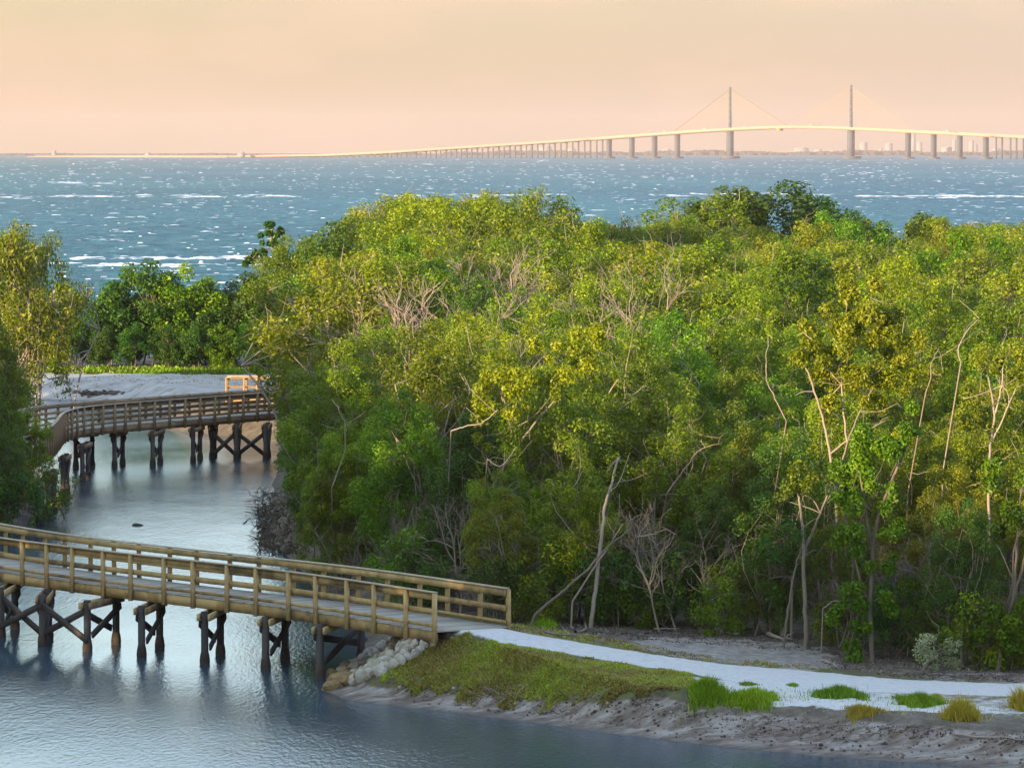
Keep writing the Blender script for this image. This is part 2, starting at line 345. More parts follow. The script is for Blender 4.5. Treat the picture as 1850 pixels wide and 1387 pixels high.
pdist = sdist(GX, GY, PATH)
put('mud', np.where(near, np.interp(pxg, [600, 1000, 1130, 1200, 1300], [.32, .45, .75, .9, .66]) - GZ, -1) * 2.5 * (GZ < .95) - (GZ >= .95))
put('grassy', np.where((pdist > -1.1) | (near & (GZ > .3) & (pxg < 1230) & (sdl < 5)) | ((GY > 305) & (GY < 318)), .6, -.6))
tag(link(bpy.data.objects.new('ground', gm)), kind='structure')

# ---------------- channel water ----------------
m, n, o = new_mat('channel water')
v = coords(n, (1, 1, 1))
b = N(n, 'BsdfPrincipled'); b.inputs['Base Color'].default_value = (.03, .065, .09, 1); b.inputs['Roughness'].default_value = .07
b.inputs['IOR'].default_value = 1.333
v1 = coords(n, (.9, .22, 1)); v2 = coords(n, (.05, .03, 1))
rip = noise(n, 9, 5, v1); big = noise(n, 1.3, 2, v1)
gust = rampn(n, noise(n, 1.0, 3, v2), [(.38, (.25,) * 3), (.62, (1,) * 3)])
hh = mth(n, 'MULTIPLY', mth(n, 'ADD', rip, mth(n, 'MULTIPLY', big, .9)), gust)
bp = N(n, 'Bump'); bp.inputs['Strength'].default_value = 1.0; bp.inputs['Distance'].default_value = .034
n.links.new(hh, bp.inputs['Height']); n.links.new(bp.outputs[0], b.inputs['Normal']); n.links.new(b.outputs[0], o.inputs[0])
M['water'] = m
wb = MB(); wb.add([(-400, -80, 0), (300, -80, 0), (300, 352, 0), (-400, 352, 0)], [[0, 1, 2, 3]])
tag(wb.build('channel_water', m), kind='structure')

# ---------------- sea ----------------
m, n, o = new_mat('sea water')
g = N(n, 'NewGeometry')
mpz = N(n, 'Mapping'); mpz.inputs['Scale'].default_value = (.22, .05, 0); n.links.new(g.outputs['Position'], mpz.inputs[0])
mpb = N(n, 'Mapping'); mpb.inputs['Scale'].default_value = (.004, .0012, 0); n.links.new(g.outputs['Position'], mpb.inputs[0])
tn = mth(n, 'ADD', mth(n, 'MULTIPLY', noise(n, 1, 6, mpz.outputs[0], .65), .6), mth(n, 'MULTIPLY', noise(n, 1, 3, mpb.outputs[0]), .4))
c = rampn(n, tn, [(.36, (.010, .062, .084)), (.5, (.024, .12, .142)), (.64, (.054, .20, .205))])
crest = attr(n, 'tone')
c = mixc(n, mth(n, 'MULTIPLY', mth(n, 'SUBTRACT', mth(n, 'ADD', crest, mth(n, 'MULTIPLY', noise(n, 3, 4, mpz.outputs[0]), .8)), 2.45), 2.0, True), c, (.7, .74, .75))
b = N(n, 'BsdfPrincipled'); n.links.new(c, b.inputs['Base Color']); b.inputs['Roughness'].default_value = .45; b.inputs['IOR'].default_value = 1.333
b.inputs['Specular IOR Level'].default_value = .08
bp = N(n, 'Bump'); bp.inputs['Strength'].default_value = 1; bp.inputs['Distance'].default_value = .35
mpc = N(n, 'Mapping'); mpc.inputs['Scale'].default_value = (.9, .35, 0); n.links.new(g.outputs['Position'], mpc.inputs[0])
n.links.new(noise(n, 1, 5, mpc.outputs[0], .7), bp.inputs['Height']); n.links.new(bp.outputs[0], b.inputs['Normal']); n.links.new(b.outputs[0], o.inputs[0])
yy = [352.0]
while yy[-1] < 3600: yy.append(yy[-1] + max(.55, yy[-1] * .0016))
while yy[-1] < 23500: yy.append(yy[-1] * 1.06)
yy = np.array(yy); uu = np.concatenate([[-.5, -.3, -.2], np.linspace(-.15, .15, 420), [.2, .3, .5]])
SY, SU = np.meshgrid(yy, uu, indexing='ij'); SX = SY * SU
SZ = np.zeros(SX.shape); wr = np.random.default_rng(11)
for k in range(46):
    L = math.exp(wr.uniform(math.log(2.2), math.log(9))); a = R(-90) + R(25) + wr.normal(0, .5); A = .020 * (L / 6) ** .6
    SZ += A * np.sin((SX * math.cos(a) + SY * math.sin(a)) * 2 * math.pi / L + wr.uniform(0, 6.28))
tone = SZ / SZ.std()
fade = np.clip((3600 - SY) / 1500, 0, 1) * np.clip((.17 - abs(SU)) / .02, 0, 1) * np.clip((SY - 352) / 10, 0, 1)
SZ = (SZ + .35 * SZ * np.abs(SZ) / .2) * fade
nr, nc = SX.shape
I, J = np.meshgrid(np.arange(nr - 1), np.arange(nc - 1), indexing='ij'); I = I.ravel(); J = J.ravel()
sm = np_mesh('sea', np.stack([SX, SY, SZ], -1).reshape(-1, 3), np.stack([I * nc + J, I * nc + J + 1, (I + 1) * nc + J + 1, (I + 1) * nc + J], 1), m, True, tone.ravel())
tag(link(bpy.data.objects.new('sea', sm)), kind='structure')
fb = MB(); fr = np.random.default_rng(5)
def foam(x, y, L, hgt, tilt=0):
    k = max(4, int(L / max(.5, y * .0009)) + 3); k = min(k, 40)
    t = np.linspace(0, 1, k); env = np.sin(np.pi * t) ** .5
    hs = hgt * env * fr.uniform(.25, 1, k); dy = np.cumsum(fr.normal(0, .12, k)) * min(1, L / 4) + tilt * (t - .5) * L
    xx = x + (t - .5) * L; w = hgt * 2.5
    V = np.concatenate([np.stack([xx, y + dy - w, np.full(k, -.05)], 1), np.stack([xx, y + dy, hs + .08], 1), np.stack([xx, y + dy + w, np.full(k, -.05)], 1)])
    i = np.arange(k - 1)
    fb.add(V, np.concatenate([np.stack([i, i + 1, k + i + 1, k + i], 1), np.stack([k + i, k + i + 1, 2 * k + i + 1, 2 * k + i], 1)]))
for i in range(2600):
    py = fr.uniform(288, 600) if i > 700 else fr.uniform(288, 340); px = fr.uniform(-150, 2000)
    x, y, _ = P(px, py, 0)
    if y < 420: continue
    L = fr.lognormal(0, .55) * (.45 + y / 1200); foam(x, y, L * .65, fr.uniform(.03, .10) * (.38 + y / 1900), fr.uniform(-.5, .5))
for (x0, x1, py, d) in ((120, 520, 468, .9), (150, 560, 480, .8), (410, 520, 463, .5), (90, 240, 478, .5), (100, 400, 355, .8), (0, 130, 356, .5), (430, 530, 354, .8), (670, 760, 354, .6), (780, 1000, 353, .5), (1180, 1500, 352, .6), (1560, 1850, 355, .8), (1700, 1850, 354, .7), (95, 190, 332, .5)):
    for k in range(int((x1 - x0) / 9 * d) + 2):
        x, y, _ = P(fr.uniform(x0, x1), py + fr.normal(0, 1.2), 0); foam(x, y, fr.uniform(14, 60) * y / FP, fr.uniform(.05, .2) * (1 + y / 4000), fr.uniform(-.2, .2))
tag(fb.build('whitecaps', M['foam'], smooth=True), 'white foam crests breaking all over the blue green bay', 'sea foam', kind='stuff')

# ---------------- long cable-stayed bridge ----------------
TL = np.array(Q(1318, 285, 9000)[:2]); Bd = np.array([-.61, .79]); Bd /= np.linalg.norm(Bd); Bn = np.array([Bd[1], -Bd[0]])
def bt(px):                            # distance along the bridge of the point seen at pixel column px (0 at the left pylon, positive away)
    k = (px - CX) / FP; return (k * TL[1] - TL[0]) / (Bd[0] - k * Bd[1])
def bpt(t, off=0, z=0): return np.array([*(TL + Bd * t + Bn * off), z])
prof = [(60, 283.5), (430, 282.5), (600, 280), (700, 275.5), (800, 269), (900, 262.5), (1000, 256.5), (1070, 251), (1182, 243), (1223, 239.5), (1318, 233.5), (1415, 229), (1460, 229), (1536, 231.5), (1642, 237), (1732, 241.5), (1850, 247.5), (2100, 262)]
pt = np.array([bt(p[0]) for p in prof]); pz = np.array([H + (HZ - p[1]) * (TL[1] + Bd[1] * bt(p[0])) / FP for p in prof])
o_ = np.argsort(pt); pt, pz = pt[o_], pz[o_]
def dz(t):
    ker = np.linspace(-60, 60, 7); return float(np.mean(np.interp(t + ker, pt, pz)))
br = thing('suspension_bridge', 'long pale cable-stayed bridge with two tall pylons spanning the hazy far side of the bay', 'bridge', tuple(bpt(0)))
inv = Vector(bpt(0))
def bchild(mb, name, mat):
    for i in range(len(mb.V)): mb.V[i] = mb.V[i] - np.array(inv, dtype=np.float32)
    return mb.build(name, mat, br)
def deckstrip(t0, t1, w, th, dzo, off=0, step_=40):
    mb = MB(); ts = np.linspace(t0, t1, max(2, int(abs(t1 - t0) / step_)))
    V = []
    for t in ts:
        z = dz(t) + dzo
        for (o2, zz) in ((-w / 2, z), (w / 2, z), (w / 2 * .7, z - th), (-w / 2 * .7, z - th)): V.append(bpt(t, off + o2, zz))
    k = len(ts); F = []
    for i in range(k - 1):
        for j in range(4): F.append([i * 4 + j, i * 4 + (j + 1) % 4, i * 4 + 4 + (j + 1) % 4, i * 4 + 4 + j])
    F += [[0, 3, 2, 1], [4 * k - 4, 4 * k - 3, 4 * k - 2, 4 * k - 1]]
    mb.add(V, F); return mb
tA, tB, tC = bt(1070), bt(1795), bt(430)
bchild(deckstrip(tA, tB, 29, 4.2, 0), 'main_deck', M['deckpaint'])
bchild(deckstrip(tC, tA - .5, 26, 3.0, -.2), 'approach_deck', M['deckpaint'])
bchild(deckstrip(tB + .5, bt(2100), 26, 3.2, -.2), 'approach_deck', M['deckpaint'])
for s in (-1, 1):
    bchild(deckstrip(tC, bt(2100), .5, 1.0, 1.1, s * 13.2), 'parapet', M['deckpaint'])
mb = MB(); mb.box(bpt(bt(1413), -8, dz(bt(1413)) - 5), [*Bd, 0], [*Bn, 0], (0, 0, 1), 6, 12, 5); bchild(mb, 'navigation_gantry', M['cable'])
for px in (1100, 1141, 1182, 1223, 1639, 1685, 1732, 1779):
    t = bt(px); mb = MB(); z = dz(t) - 4.4
    mb.box(bpt(t, 0, z / 2 - 1), [*Bd, 0], [*Bn, 0], (0, 0, 1), 4.2, 10.5, z + 2); mb.box(bpt(t, 0, 1), [*Bd, 0], [*Bn, 0], (0, 0, 1), 13, 20, 4.5)
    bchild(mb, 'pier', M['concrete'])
px = 1083.0; cols = []
while px > 432:
    cols.append(px); px -= 21.8 * (.62 + .38 * (px - 430) / 650) if px > 700 else 12.5
cols += [1803, 1829, 1852]
for px in cols:
    t = bt(px); z = dz(t) - 3.3; mb = MB(); small = px < 640
    for s in (-1, 1): mb.box(bpt(t, s * 7.2, z / 2 - 1), [*Bd, 0], [*Bn, 0], (0, 0, 1), 2.0, 2.3, z + 2)
    mb.box(bpt(t, 0, z - .3), [*Bd, 0], [*Bn, 0], (0, 0, 1), 2.4, 20, 1.6)
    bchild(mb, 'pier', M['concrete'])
for px, ztop in ((1318, 131.), (1536, 131.5)):
    t = bt(px); mb = MB(); z = dz(t)
    mb.box(bpt(t, 0, (z - 4.4) / 2), [*Bd, 0], [*Bn, 0], (0, 0, 1), 7, 12, z - 4.4); mb.box(bpt(t, 0, 2), [*Bd, 0], [*Bn, 0], (0, 0, 1), 22, 30, 5)
    bchild(mb, 'pylon_base', M['concrete'])
    mb = MB(); zs = np.linspace(z - 4, ztop, 8)
    for a, b_ in zip(zs[:-1], zs[1:]): mb.box(bpt(t, 0, (a + b_) / 2), [*Bd, 0], [*Bn, 0], (0, 0, 1), 3.6 - (a - z) * .010, 4.4 - (a - z) * .012, b_ - a)
    bchild(mb, 'pylon', M['concrete'])
    for s in (-1, 1):
        for k in range(16):
            f = (k + 1) / 16; ta = t + s * (18 + 146 * f); mb = MB()
            big = (k == 15)
            mb.tube([bpt(t + s * 2, 0, z + 30 + (ztop - z - 34) * f), bpt(ta, 0, dz(ta) + .5)], (.6 if px == 1318 else .3) if big else .15, 6)
            bchild(mb, 'stay_cable', M['cable_dark'] if (big and px == 1318) else M['cable'])
# vehicles are specks: a few lorries on the deck
for px, c in ((1206, 0), (1278, 1), (1350, 0), (1470, 0), (1716, 1)):
    t = bt(px); tr = thing('lorry', ('white' if c else 'dark') + ' lorry on the far bridge ' + {1206: 'left of the left pylon, above the fourth wide pier', 1278: 'just left of the left pylon', 1350: 'just right of the left pylon', 1470: 'between the two pylons near mid span', 1716: 'right of the right pylon'}[px], 'lorry', tuple(bpt(t, -9, dz(t) + .01)), math.atan2(Bd[1], Bd[0]), 'lorries on the far bridge')
    mb = MB(); mb.abox((0, 0, 2.5), 11, 2.5, 3); mb.build('cargo_box', M['bldg'] if c else M['bldg_dark'], tr)
    mb = MB(); mb.abox((-7.2, 0, 1.9), 2.6, 2.4, 2.4); mb.build('cab', M['bldg_dark'], tr)
    mb = MB()
    for q in (-7.2, -3.5, 3.4, 4.6): mb.abox((q, 0, .5), .9, 2.3, .98)
    mb.build('wheels', M['bldg_dark'], tr)
# low seawall trestle at the left end of the crossing
cw = thing('causeway', 'low sunlit causeway wall running left from the end of the far bridge', 'causeway', tuple(bpt(tC)))
def cstrip(mb, t0, t1, w, z0, z1, off):
    V = [bpt(t, off + s * w / 2, z) - bpt(tC) for t in (t0, t1) for s in (-1, 1) for z in (z0, z1)]
    mb.add(V, [[0, 1, 3, 2], [4, 6, 7, 5], [0, 4, 5, 1], [2, 3, 7, 6], [0, 2, 6, 4], [1, 5, 7, 3]])
mb = MB(); cstrip(mb, tC, bt(75), 26, 2.9, 4.3, 0); mb.build('road_deck', M['deckpaint'], cw)
mb = MB(); cstrip(mb, tC, bt(70), 8, -1, 1.4, -25); mb.build('seawall', M['deckpaint'], cw)
mb = MB(); cstrip(mb, tC, bt(85), 20, -1, 2.7, 0); mb.build('embankment', M['bldg_dark'], cw)
def hut(px, py0, py1, w, Y, label, group=None, mat='bldg'):
    x, y, z1 = Q(px, py0, Y); z0 = 0.3; t = thing('building', label, 'building', (x, Y, z0), 0, group)
    wm = w * Y / FP; hh_ = z1 - z0; d = max(10, wm * .6)
    mb = MB(); mb.abox((0, 0, hh_ / 2), wm, d, hh_); mb.build('wall', M[mat], t)
    mb = MB(); mb.abox((0, 0, hh_ + .6), wm * .94, d * .94, 1.2); mb.abox((wm * .12, 0, hh_ + 2.4), wm * .35, d * .4, 2.4); mb.build('roof', M['bldg_dark'], t)
    nf = max(1, int(hh_ / 4)); mb = MB()
    for k in range(nf): mb.abox((0, -d / 2 - .02, (k + .55) * hh_ / nf), wm * .86, .3, hh_ / nf * .4)
    mb.build('window_band', M['bldg_dark'], t)
hut(98, 274, 283, 7, 10900, 'small dark blockhouse standing above the left end of the causeway', mat='bldg_dark')
hut(267, 278, 283, 10, 10560, 'low grey hut on the middle of the causeway', mat='bldg_dark')
hut(436, 277, 284, 13, 10180, 'grey control house where the causeway meets the bridge trestle', mat='bldg_dark')
G = 'buildings on the hazy far shore'
for px, y0, w, lab in ((1204, 271, 18, 'low pale block on the far shore between the wide piers left of the left pylon'), (1246, 274, 16, 'low block on the far shore just right of the fourth wide pier'), (955, 268, 17, 'pale low building behind the thin bridge piers, leftmost of three'), (985, 266, 22, 'wide grey building behind the thin bridge piers'), (1033, 270, 16, 'low building behind the thin piers nearest the first wide pier'),
                       (1448, 268, 26, 'wide low hospital-like block between the two pylons'), (1478, 271, 14, 'small block right of the wide low block between the pylons'), (1504, 273, 10, 'small block just left of the right pylon'), (1560, 258, 14, 'square pale tower just right of the right pylon'), (1591, 269, 7, 'tiny block between two towers right of the right pylon'), (1606, 260, 13, 'pale tower midway between the right pylon and the next pier'),
                       (1650, 241, 8, 'tallest slim tower beside the first pier right of the right pylon'), (1661, 258, 10, 'pale tower just right of the tallest slim tower'), (1711, 267, 20, 'low wide block between the second and third piers'), (1724, 253, 7, 'grey tower hugging the left side of the third wide pier'), (1755, 255, 9, 'domed pale tower right of the third wide pier'), (1762, 262, 8, 'small tower leaning on the domed pale tower'), (1800, 269, 14, 'low block behind the thin piers at the right')):
    hut(px, y0, 284, w, 15600 + (px % 7) * 120, lab, G, 'bldg' if px % 2 else 'bldg_dark')
# far shore and its trees
mb = MB(); mb.abox((0, 16500, -1), 16000, 3400, 4); tag(mb.build('far_shore', M['farwood']), kind='structure')
mb = MB(); fr = np.random.default_rng(3)
for k in range(2600):
    px = fr.uniform(-250, 2100); Y = 14400 + fr.uniform(0, 500); x = (px - CX) * Y / FP
    hgt = (5 + 4 * fr.random() + 3.5 * math.sin(px * .021) + 2 * math.sin(px * .07)) * (1.0 if px > 700 else .9) + (9 if px > 800 else 0) * fr.random() ** .5
    hgt = max(3, hgt * (.5 if px < 700 else .75)); w = fr.uniform(12, 34)
    th = np.linspace(0, 2 * np.pi, 7)[:-1]
    V = [(x + w * .5 * math.cos(a), Y + w * .5 * math.sin(a), 1) for a in th] + [(x + w * .4 * math.cos(a), Y + w * .4 * math.sin(a), 1 + hgt * fr.uniform(.6, .9)) for a in th] + [(x, Y, 1 + hgt)]
    F = [[i, (i + 1) % 6, 6 + (i + 1) % 6, 6 + i] for i in range(6)] + [[6 + i, 6 + (i + 1) % 6, 12, 12] for i in range(6)]
    mb.add(V, F)
tag(mb.build('far_treeline', M['farwood']), 'hazy line of low trees along the far shore behind the bridge', 'far trees', kind='stuff')

# ---------------- boardwalks ----------------
def spline(pts, stepm=.25):
    p = np.array(pts, float); d = np.concatenate([[0], np.cumsum(np.linalg.norm(np.diff(p, axis=0), axis=1))])
    t = np.arange(0, d[-1], stepm); out = np.stack([np.interp(t, d, p[:, i]) for i in range(p.shape[1])], 1)
    k = int(2.2 / stepm)
    for _ in range(3):
        q = np.concatenate([np.repeat(out[:1], k, 0) + (np.arange(-k, 0)[:, None]) * (out[1] - out[0]), out, np.repeat(out[-1:], k, 0) + (np.arange(1, k + 1)[:, None]) * (out[-1] - out[-2])])
        w = np.ones(2 * k + 1) / (2 * k + 1); out = np.stack([np.convolve(q[:, i], w, 'valid') for i in range(out.shape[1])], 1)
    return out
def frame(c):
    t = np.gradient(c[:, :2], axis=0); t /= np.linalg.norm(t, axis=1, keepdims=True); nrm = np.stack([t[:, 1], -t[:, 0]], 1); return t, nrm
def ribbon(mb, c, off, w, z0, z1, tone=None):
    """continuous board following the curve at lateral offset off"""
    t, nr_ = frame(c); k = len(c); V = []
    for (o2, z) in ((off - w / 2, z0), (off + w / 2, z0), (off + w / 2, z1), (off - w / 2, z1)):
        V.append(np.column_stack([c[:, :2] + nr_ * o2, c[:, 2] + z]))
    V = np.stack(V, 1).reshape(-1, 3); i = np.arange(k - 1)
    F = np.concatenate([np.stack([i * 4 + j, i * 4 + (j + 1) % 4, i * 4 + 4 + (j + 1) % 4, i * 4 + 4 + j], 1) for j in range(4)])
    F = np.concatenate([F, [[0, 3, 2, 1], [4 * k - 4, 4 * k - 3, 4 * k - 2, 4 * k - 1]]])
    # board-to-board tone along the run
    tn = rng.random(k // 12 + 2)[(np.arange(k) // 12)] if tone is None else np.full(k, tone)
    mb.add(V, F, np.repeat(tn, 4))
def boardwalk(name, label, c, width, spacing, mats, rails, posts_side, cutL=0, cutR=0, base=(0, 0, 0), low=.36):
    """c: centre line (x, y, z of deck). posts_side offsets; cutL/cutR: how much the right-hand (-) / left-hand (+) rail starts later (m)"""
    root = thing(name, label, 'boardwalk', (c[0][0], c[0][1], 0)); o0 = np.array([c[0][0], c[0][1], 0.])
    c = c - o0; t, nr_ = frame(c); seg = np.linalg.norm(np.diff(c[:, :2], axis=0), axis=1).mean()
    mb = MB(); L = len(c) * seg; npl = int(L / .15)
    idx = np.linspace(0, len(c) - 1.001, npl)
    for q in idx:
        i = int(q); f = q - i; p = c[i] * (1 - f) + c[i + 1] * f; tt = np.array([*t[i], 0]); nn = np.array([*nr_[i], 0])
        mb.box(p + np.array([0, 0, -.02]), tt, nn, (0, 0, 1), .138, width, .04)
    mb.build('deck_boards', M['deck'], root)
    for s in (-1, 1): mb = MB(); ribbon(mb, c, s * (width / 2 - .03), .05, -.34, -.045); mb.build('fascia_beam', M[mats[0]], root)
    for s in (-.33, .33): mb = MB(); ribbon(mb, c, s * width, .06, -.30, -.045); mb.build('joist', M['pile'], root)
    for s in (-1, 1):
        k0 = int((cutL if s < 0 else cutR) / seg); cc = c[k0:]
        off = s * (width / 2 + .03)
        mb = MB(); ribbon(mb, cc, off, .16, 1.06, 1.10); mb.build('rail_cap', M['cap'], root)
        for (z0, z1) in rails:
            mb = MB(); ribbon(mb, cc, off - s * .05, .04, z0, z1); mb.build('rail', M[mats[0]], root)
        first = None; q = .05
        while q < len(cc) * seg - .1:
            i = min(len(cc) - 1, int(q / seg)); nn = nr_[k0 + i]; tt = t[k0 + i]
            p = cc[i] + np.array([*(nn * (off + s * .045)), 0])
            if first is None:
                pb = MB(); pb.abox((0, 0, (1.055 - low) / 2), .115, .105, 1.055 + low); first = pb.mesh('post', M[mats[1]])
            po = link(bpy.data.objects.new('post', first), root); po.location = p; po.rotation_euler = (rng.normal(0, .006), rng.normal(0, .006), math.atan2(tt[1], tt[0]))
            q += spacing
    return root, o0
near_c = [(-1.15, 137.8, 1.86), (-2.8, 140.3, 1.87), (-4.3, 142.7, 1.88), (-6.3, 145.5, 1.88), (-8.46, 148.0, 1.88), (-12.1, 152.4, 1.88), (-15.4, 156.8, 1.88), (-18.3, 161.8, 1.88), (-20.9, 167.5, 1.88), (-24, 175, 1.7), (-25.5, 180, 1.5)]
nc_ = spline(near_c)
nbw, nb0 = boardwalk('boardwalk', 'near timber boardwalk with open plank railings ending at the white path', nc_, 2.36, 1.62, ('lumber', 'lumber'), [(.86, 1.04), (.44, .60), (.08, .17)], 1)
def pile(root, o0, x, y, ztop, r=.12, zb=-1.2, growth=True, sq=False):
    mb = MB(); mb.tube([(x, y, zb), (x, y, ztop)], r, 8); mb2 = None
    for i in range(len(mb.V)): mb.V[i] = mb.V[i] - o0.astype(np.float32)
    p = mb.build('pile', M['pile'], root, smooth=True)
    if growth:
        mb = MB(); zz = np.array([-.5, -.1, .10, .26, .38]); rr = r * np.array([1.15, 1.3, 1.42, 1.25, 1.02]); mb.tube(np.column_stack([np.full(5, x), np.full(5, y), zz]) - o0, rr, 8)
        g_ = mb.build('marine_growth', M['growth'], p, smooth=True)
def brace(root, o0, a, b, w=.06, h=.2):
    mb = MB(); mb.bar(np.array(a) - o0, np.array(b) - o0, w, h); mb.build('cross_brace', M['pile'], root)
def bent(root, o0, a, b, zt, capm='lumber', x=True, zlo=.45, over=.22):
    a = np.array(a, float); b = np.array(b, float); d = (b - a) / np.linalg.norm(b - a)
    pile(root, o0, *a, zt - .3); pile(root, o0, *b, zt - .3)
    nn = np.array([-d[1], d[0]])
    for s in (-1, 1):
        mb = MB(); aa = a - d * over + nn * s * .17; bb = b + d * over + nn * s * .17
        mb.bar(np.array([*aa, zt - .47]) - o0, np.array([*bb, zt - .45]) - o0, .07, .2); mb.build('bent_cap', M[capm], root)
    if x:
        for s, (p, q) in ((1, (a, b)), (-1, (b, a))):
            brace(root, o0, (*(p + nn * s * .16), zt - .66), (*(q + nn * s * .16), zlo))
zt = 1.88
nb = [(P(578, 1225, 0)[:2], (652, 147.3)), (P(480, 1209, 0)[:2], (514, 146.9)), (P(370, 1199, 0)[:2], (397, 148.3)), (P(256, 1187, 0)[:2], (287, 150.4)),
      (P(158, 1176, 0)[:2], (208, 151.8)), (P(77, 1165, 0)[:2], (86, 153.6)), (P(2, 1150, 0)[:2], (25, 156.5)), (P(-60, 1137, 0)[:2], (-40, 159))]
bl = []
for a, (bx, by) in nb:
    b = ((bx - CX) * by / FP, by); bl.append((a, b)); bent(nbw, nb0, a, b, zt, zlo=.5)
for i, j in ((4, 5), (6, 5)):
    a = bl[i][0]; b = bl[j][0]
    brace(nbw, nb0, (*a, zt - .6), (*b, .35)); brace(nbw, nb0, (b[0], b[1] - .2, zt - .6), (a[0], a[1] - .2, .35))
bent(nbw, nb0, (-2.9, 139.2), (-2.0, 141.0), 1.88, x=False)
far_c = [(-8.0, 262, 2.05), (-8.0, 256, 2.05), (-9.8, 251.8, 2.05), (-13.3, 248, 2.05), (-17.0, 241.8, 2.05), (-19.5, 238.2, 2.05), (-21.7, 234.0, 2.05), (-22.3, 229, 2.05), (-21.9, 222, 2.05), (-21.6, 215, 2.05), (-22.0, 208, 2.05), (-24, 202, 1.9), (-27, 197, 1.6)]
fc_ = spline(far_c)
fbw, fb0 = boardwalk('boardwalk', 'far curving timber boardwalk with closely spaced rails on dark piles', fc_, 2.3, 1.22, ('lumber_old', 'lumber_old'), [(.90, 1.04), (.63, .74), (.38, .49), (.12, .22)], 1)
for (ax, ay, bx, dy) in ((192, 846, 0, 2), (207, 844, 221, 1.8), (276, 842, 289, 1.8), (349, 834, 361, 1.8), (383, 827, 387, 1.8), (427, 829, 430, 1.8), (480, 829, 484, 1.8), (149, 868, 158, 1.6), (114, 893, 120, 1.6), (88, 925, 96, 1.6), (72, 950, 70, 1.6), (137, 845, 166, .6)):
    if bx == 0: continue
    a = P(ax, ay, 0)[:2]; b = ((bx - CX) * (a[1] + dy) / FP, a[1] + dy); bent(fbw, fb0, a, b, 2.05, 'lumber_old', zlo=.55, over=.25)
A = [P(x, 828, 0)[:2] for x in (383, 427, 480)]
for i in (0, 1):
    brace(fbw, fb0, (*A[i], 1.3), (*A[i + 1], .15)); brace(fbw, fb0, (A[i + 1][0], A[i + 1][1] - .2, 1.3), (A[i][0], A[i][1] - .2, .15))
sp_c = spline([(-15.4, 263.4, 2.1), (-12.5, 263.6, 2.1), (-9.5, 262.5, 2.1), (-6.5, 259.8, 2.1)])
sbw, sb0 = boardwalk('boardwalk', 'short sunlit orange railing and platform behind the far boardwalk beside the trees', sp_c, 1.6, .95, ('lumber_old', 'lumber_old'), [(.95, 1.04), (.5, .56), (.1, .16)], 1)
for i in (2, 14, 26): pile(sbw, sb0, sp_c[i][0], sp_c[i][1] - .5, 1.8, .12, 0.3, False); pile(sbw, sb0, sp_c[i][0], sp_c[i][1] + .5, 1.8, .12, 0.3, False)

# ---------------- vegetation builders ----------------
def leaves(r, pos, nrm, size, tone, aspect=.55):
    n_ = len(pos); a = r.normal(size=(n_, 3)); a -= (a * nrm).sum(1, keepdims=True) * nrm; a /= np.linalg.norm(a, axis=1, keepdims=True) + 1e-9
    b = np.cross(nrm, a); s = size * r.uniform(.5, 1.5, (n_, 1))
    fold = nrm * s * .18
    V = np.stack([pos - a * s * .5, pos + b * s * aspect * .5 + fold, pos + a * s * .5, pos - b * s * aspect * .5 + fold], 1).reshape(-1, 3)
    i = np.arange(n_) * 4; F = np.concatenate([np.stack([i, i + 1, i + 2], 1), np.stack([i, i + 2, i + 3], 1)])
    return V, F, np.repeat(tone, 4)
def bez(a, b, r, k=7, sag=.12):
    a = np.asarray(a, float); b = np.asarray(b, float); L = np.linalg.norm(b - a); t = np.linspace(0, 1, k)[:, None]
    p = a + (b - a) * t; q = r.normal(0, L * sag, 3); q2 = r.normal(0, L * sag * .5, 3)
    return p + np.sin(np.pi * t) * q + np.sin(2 * np.pi * t) * q2
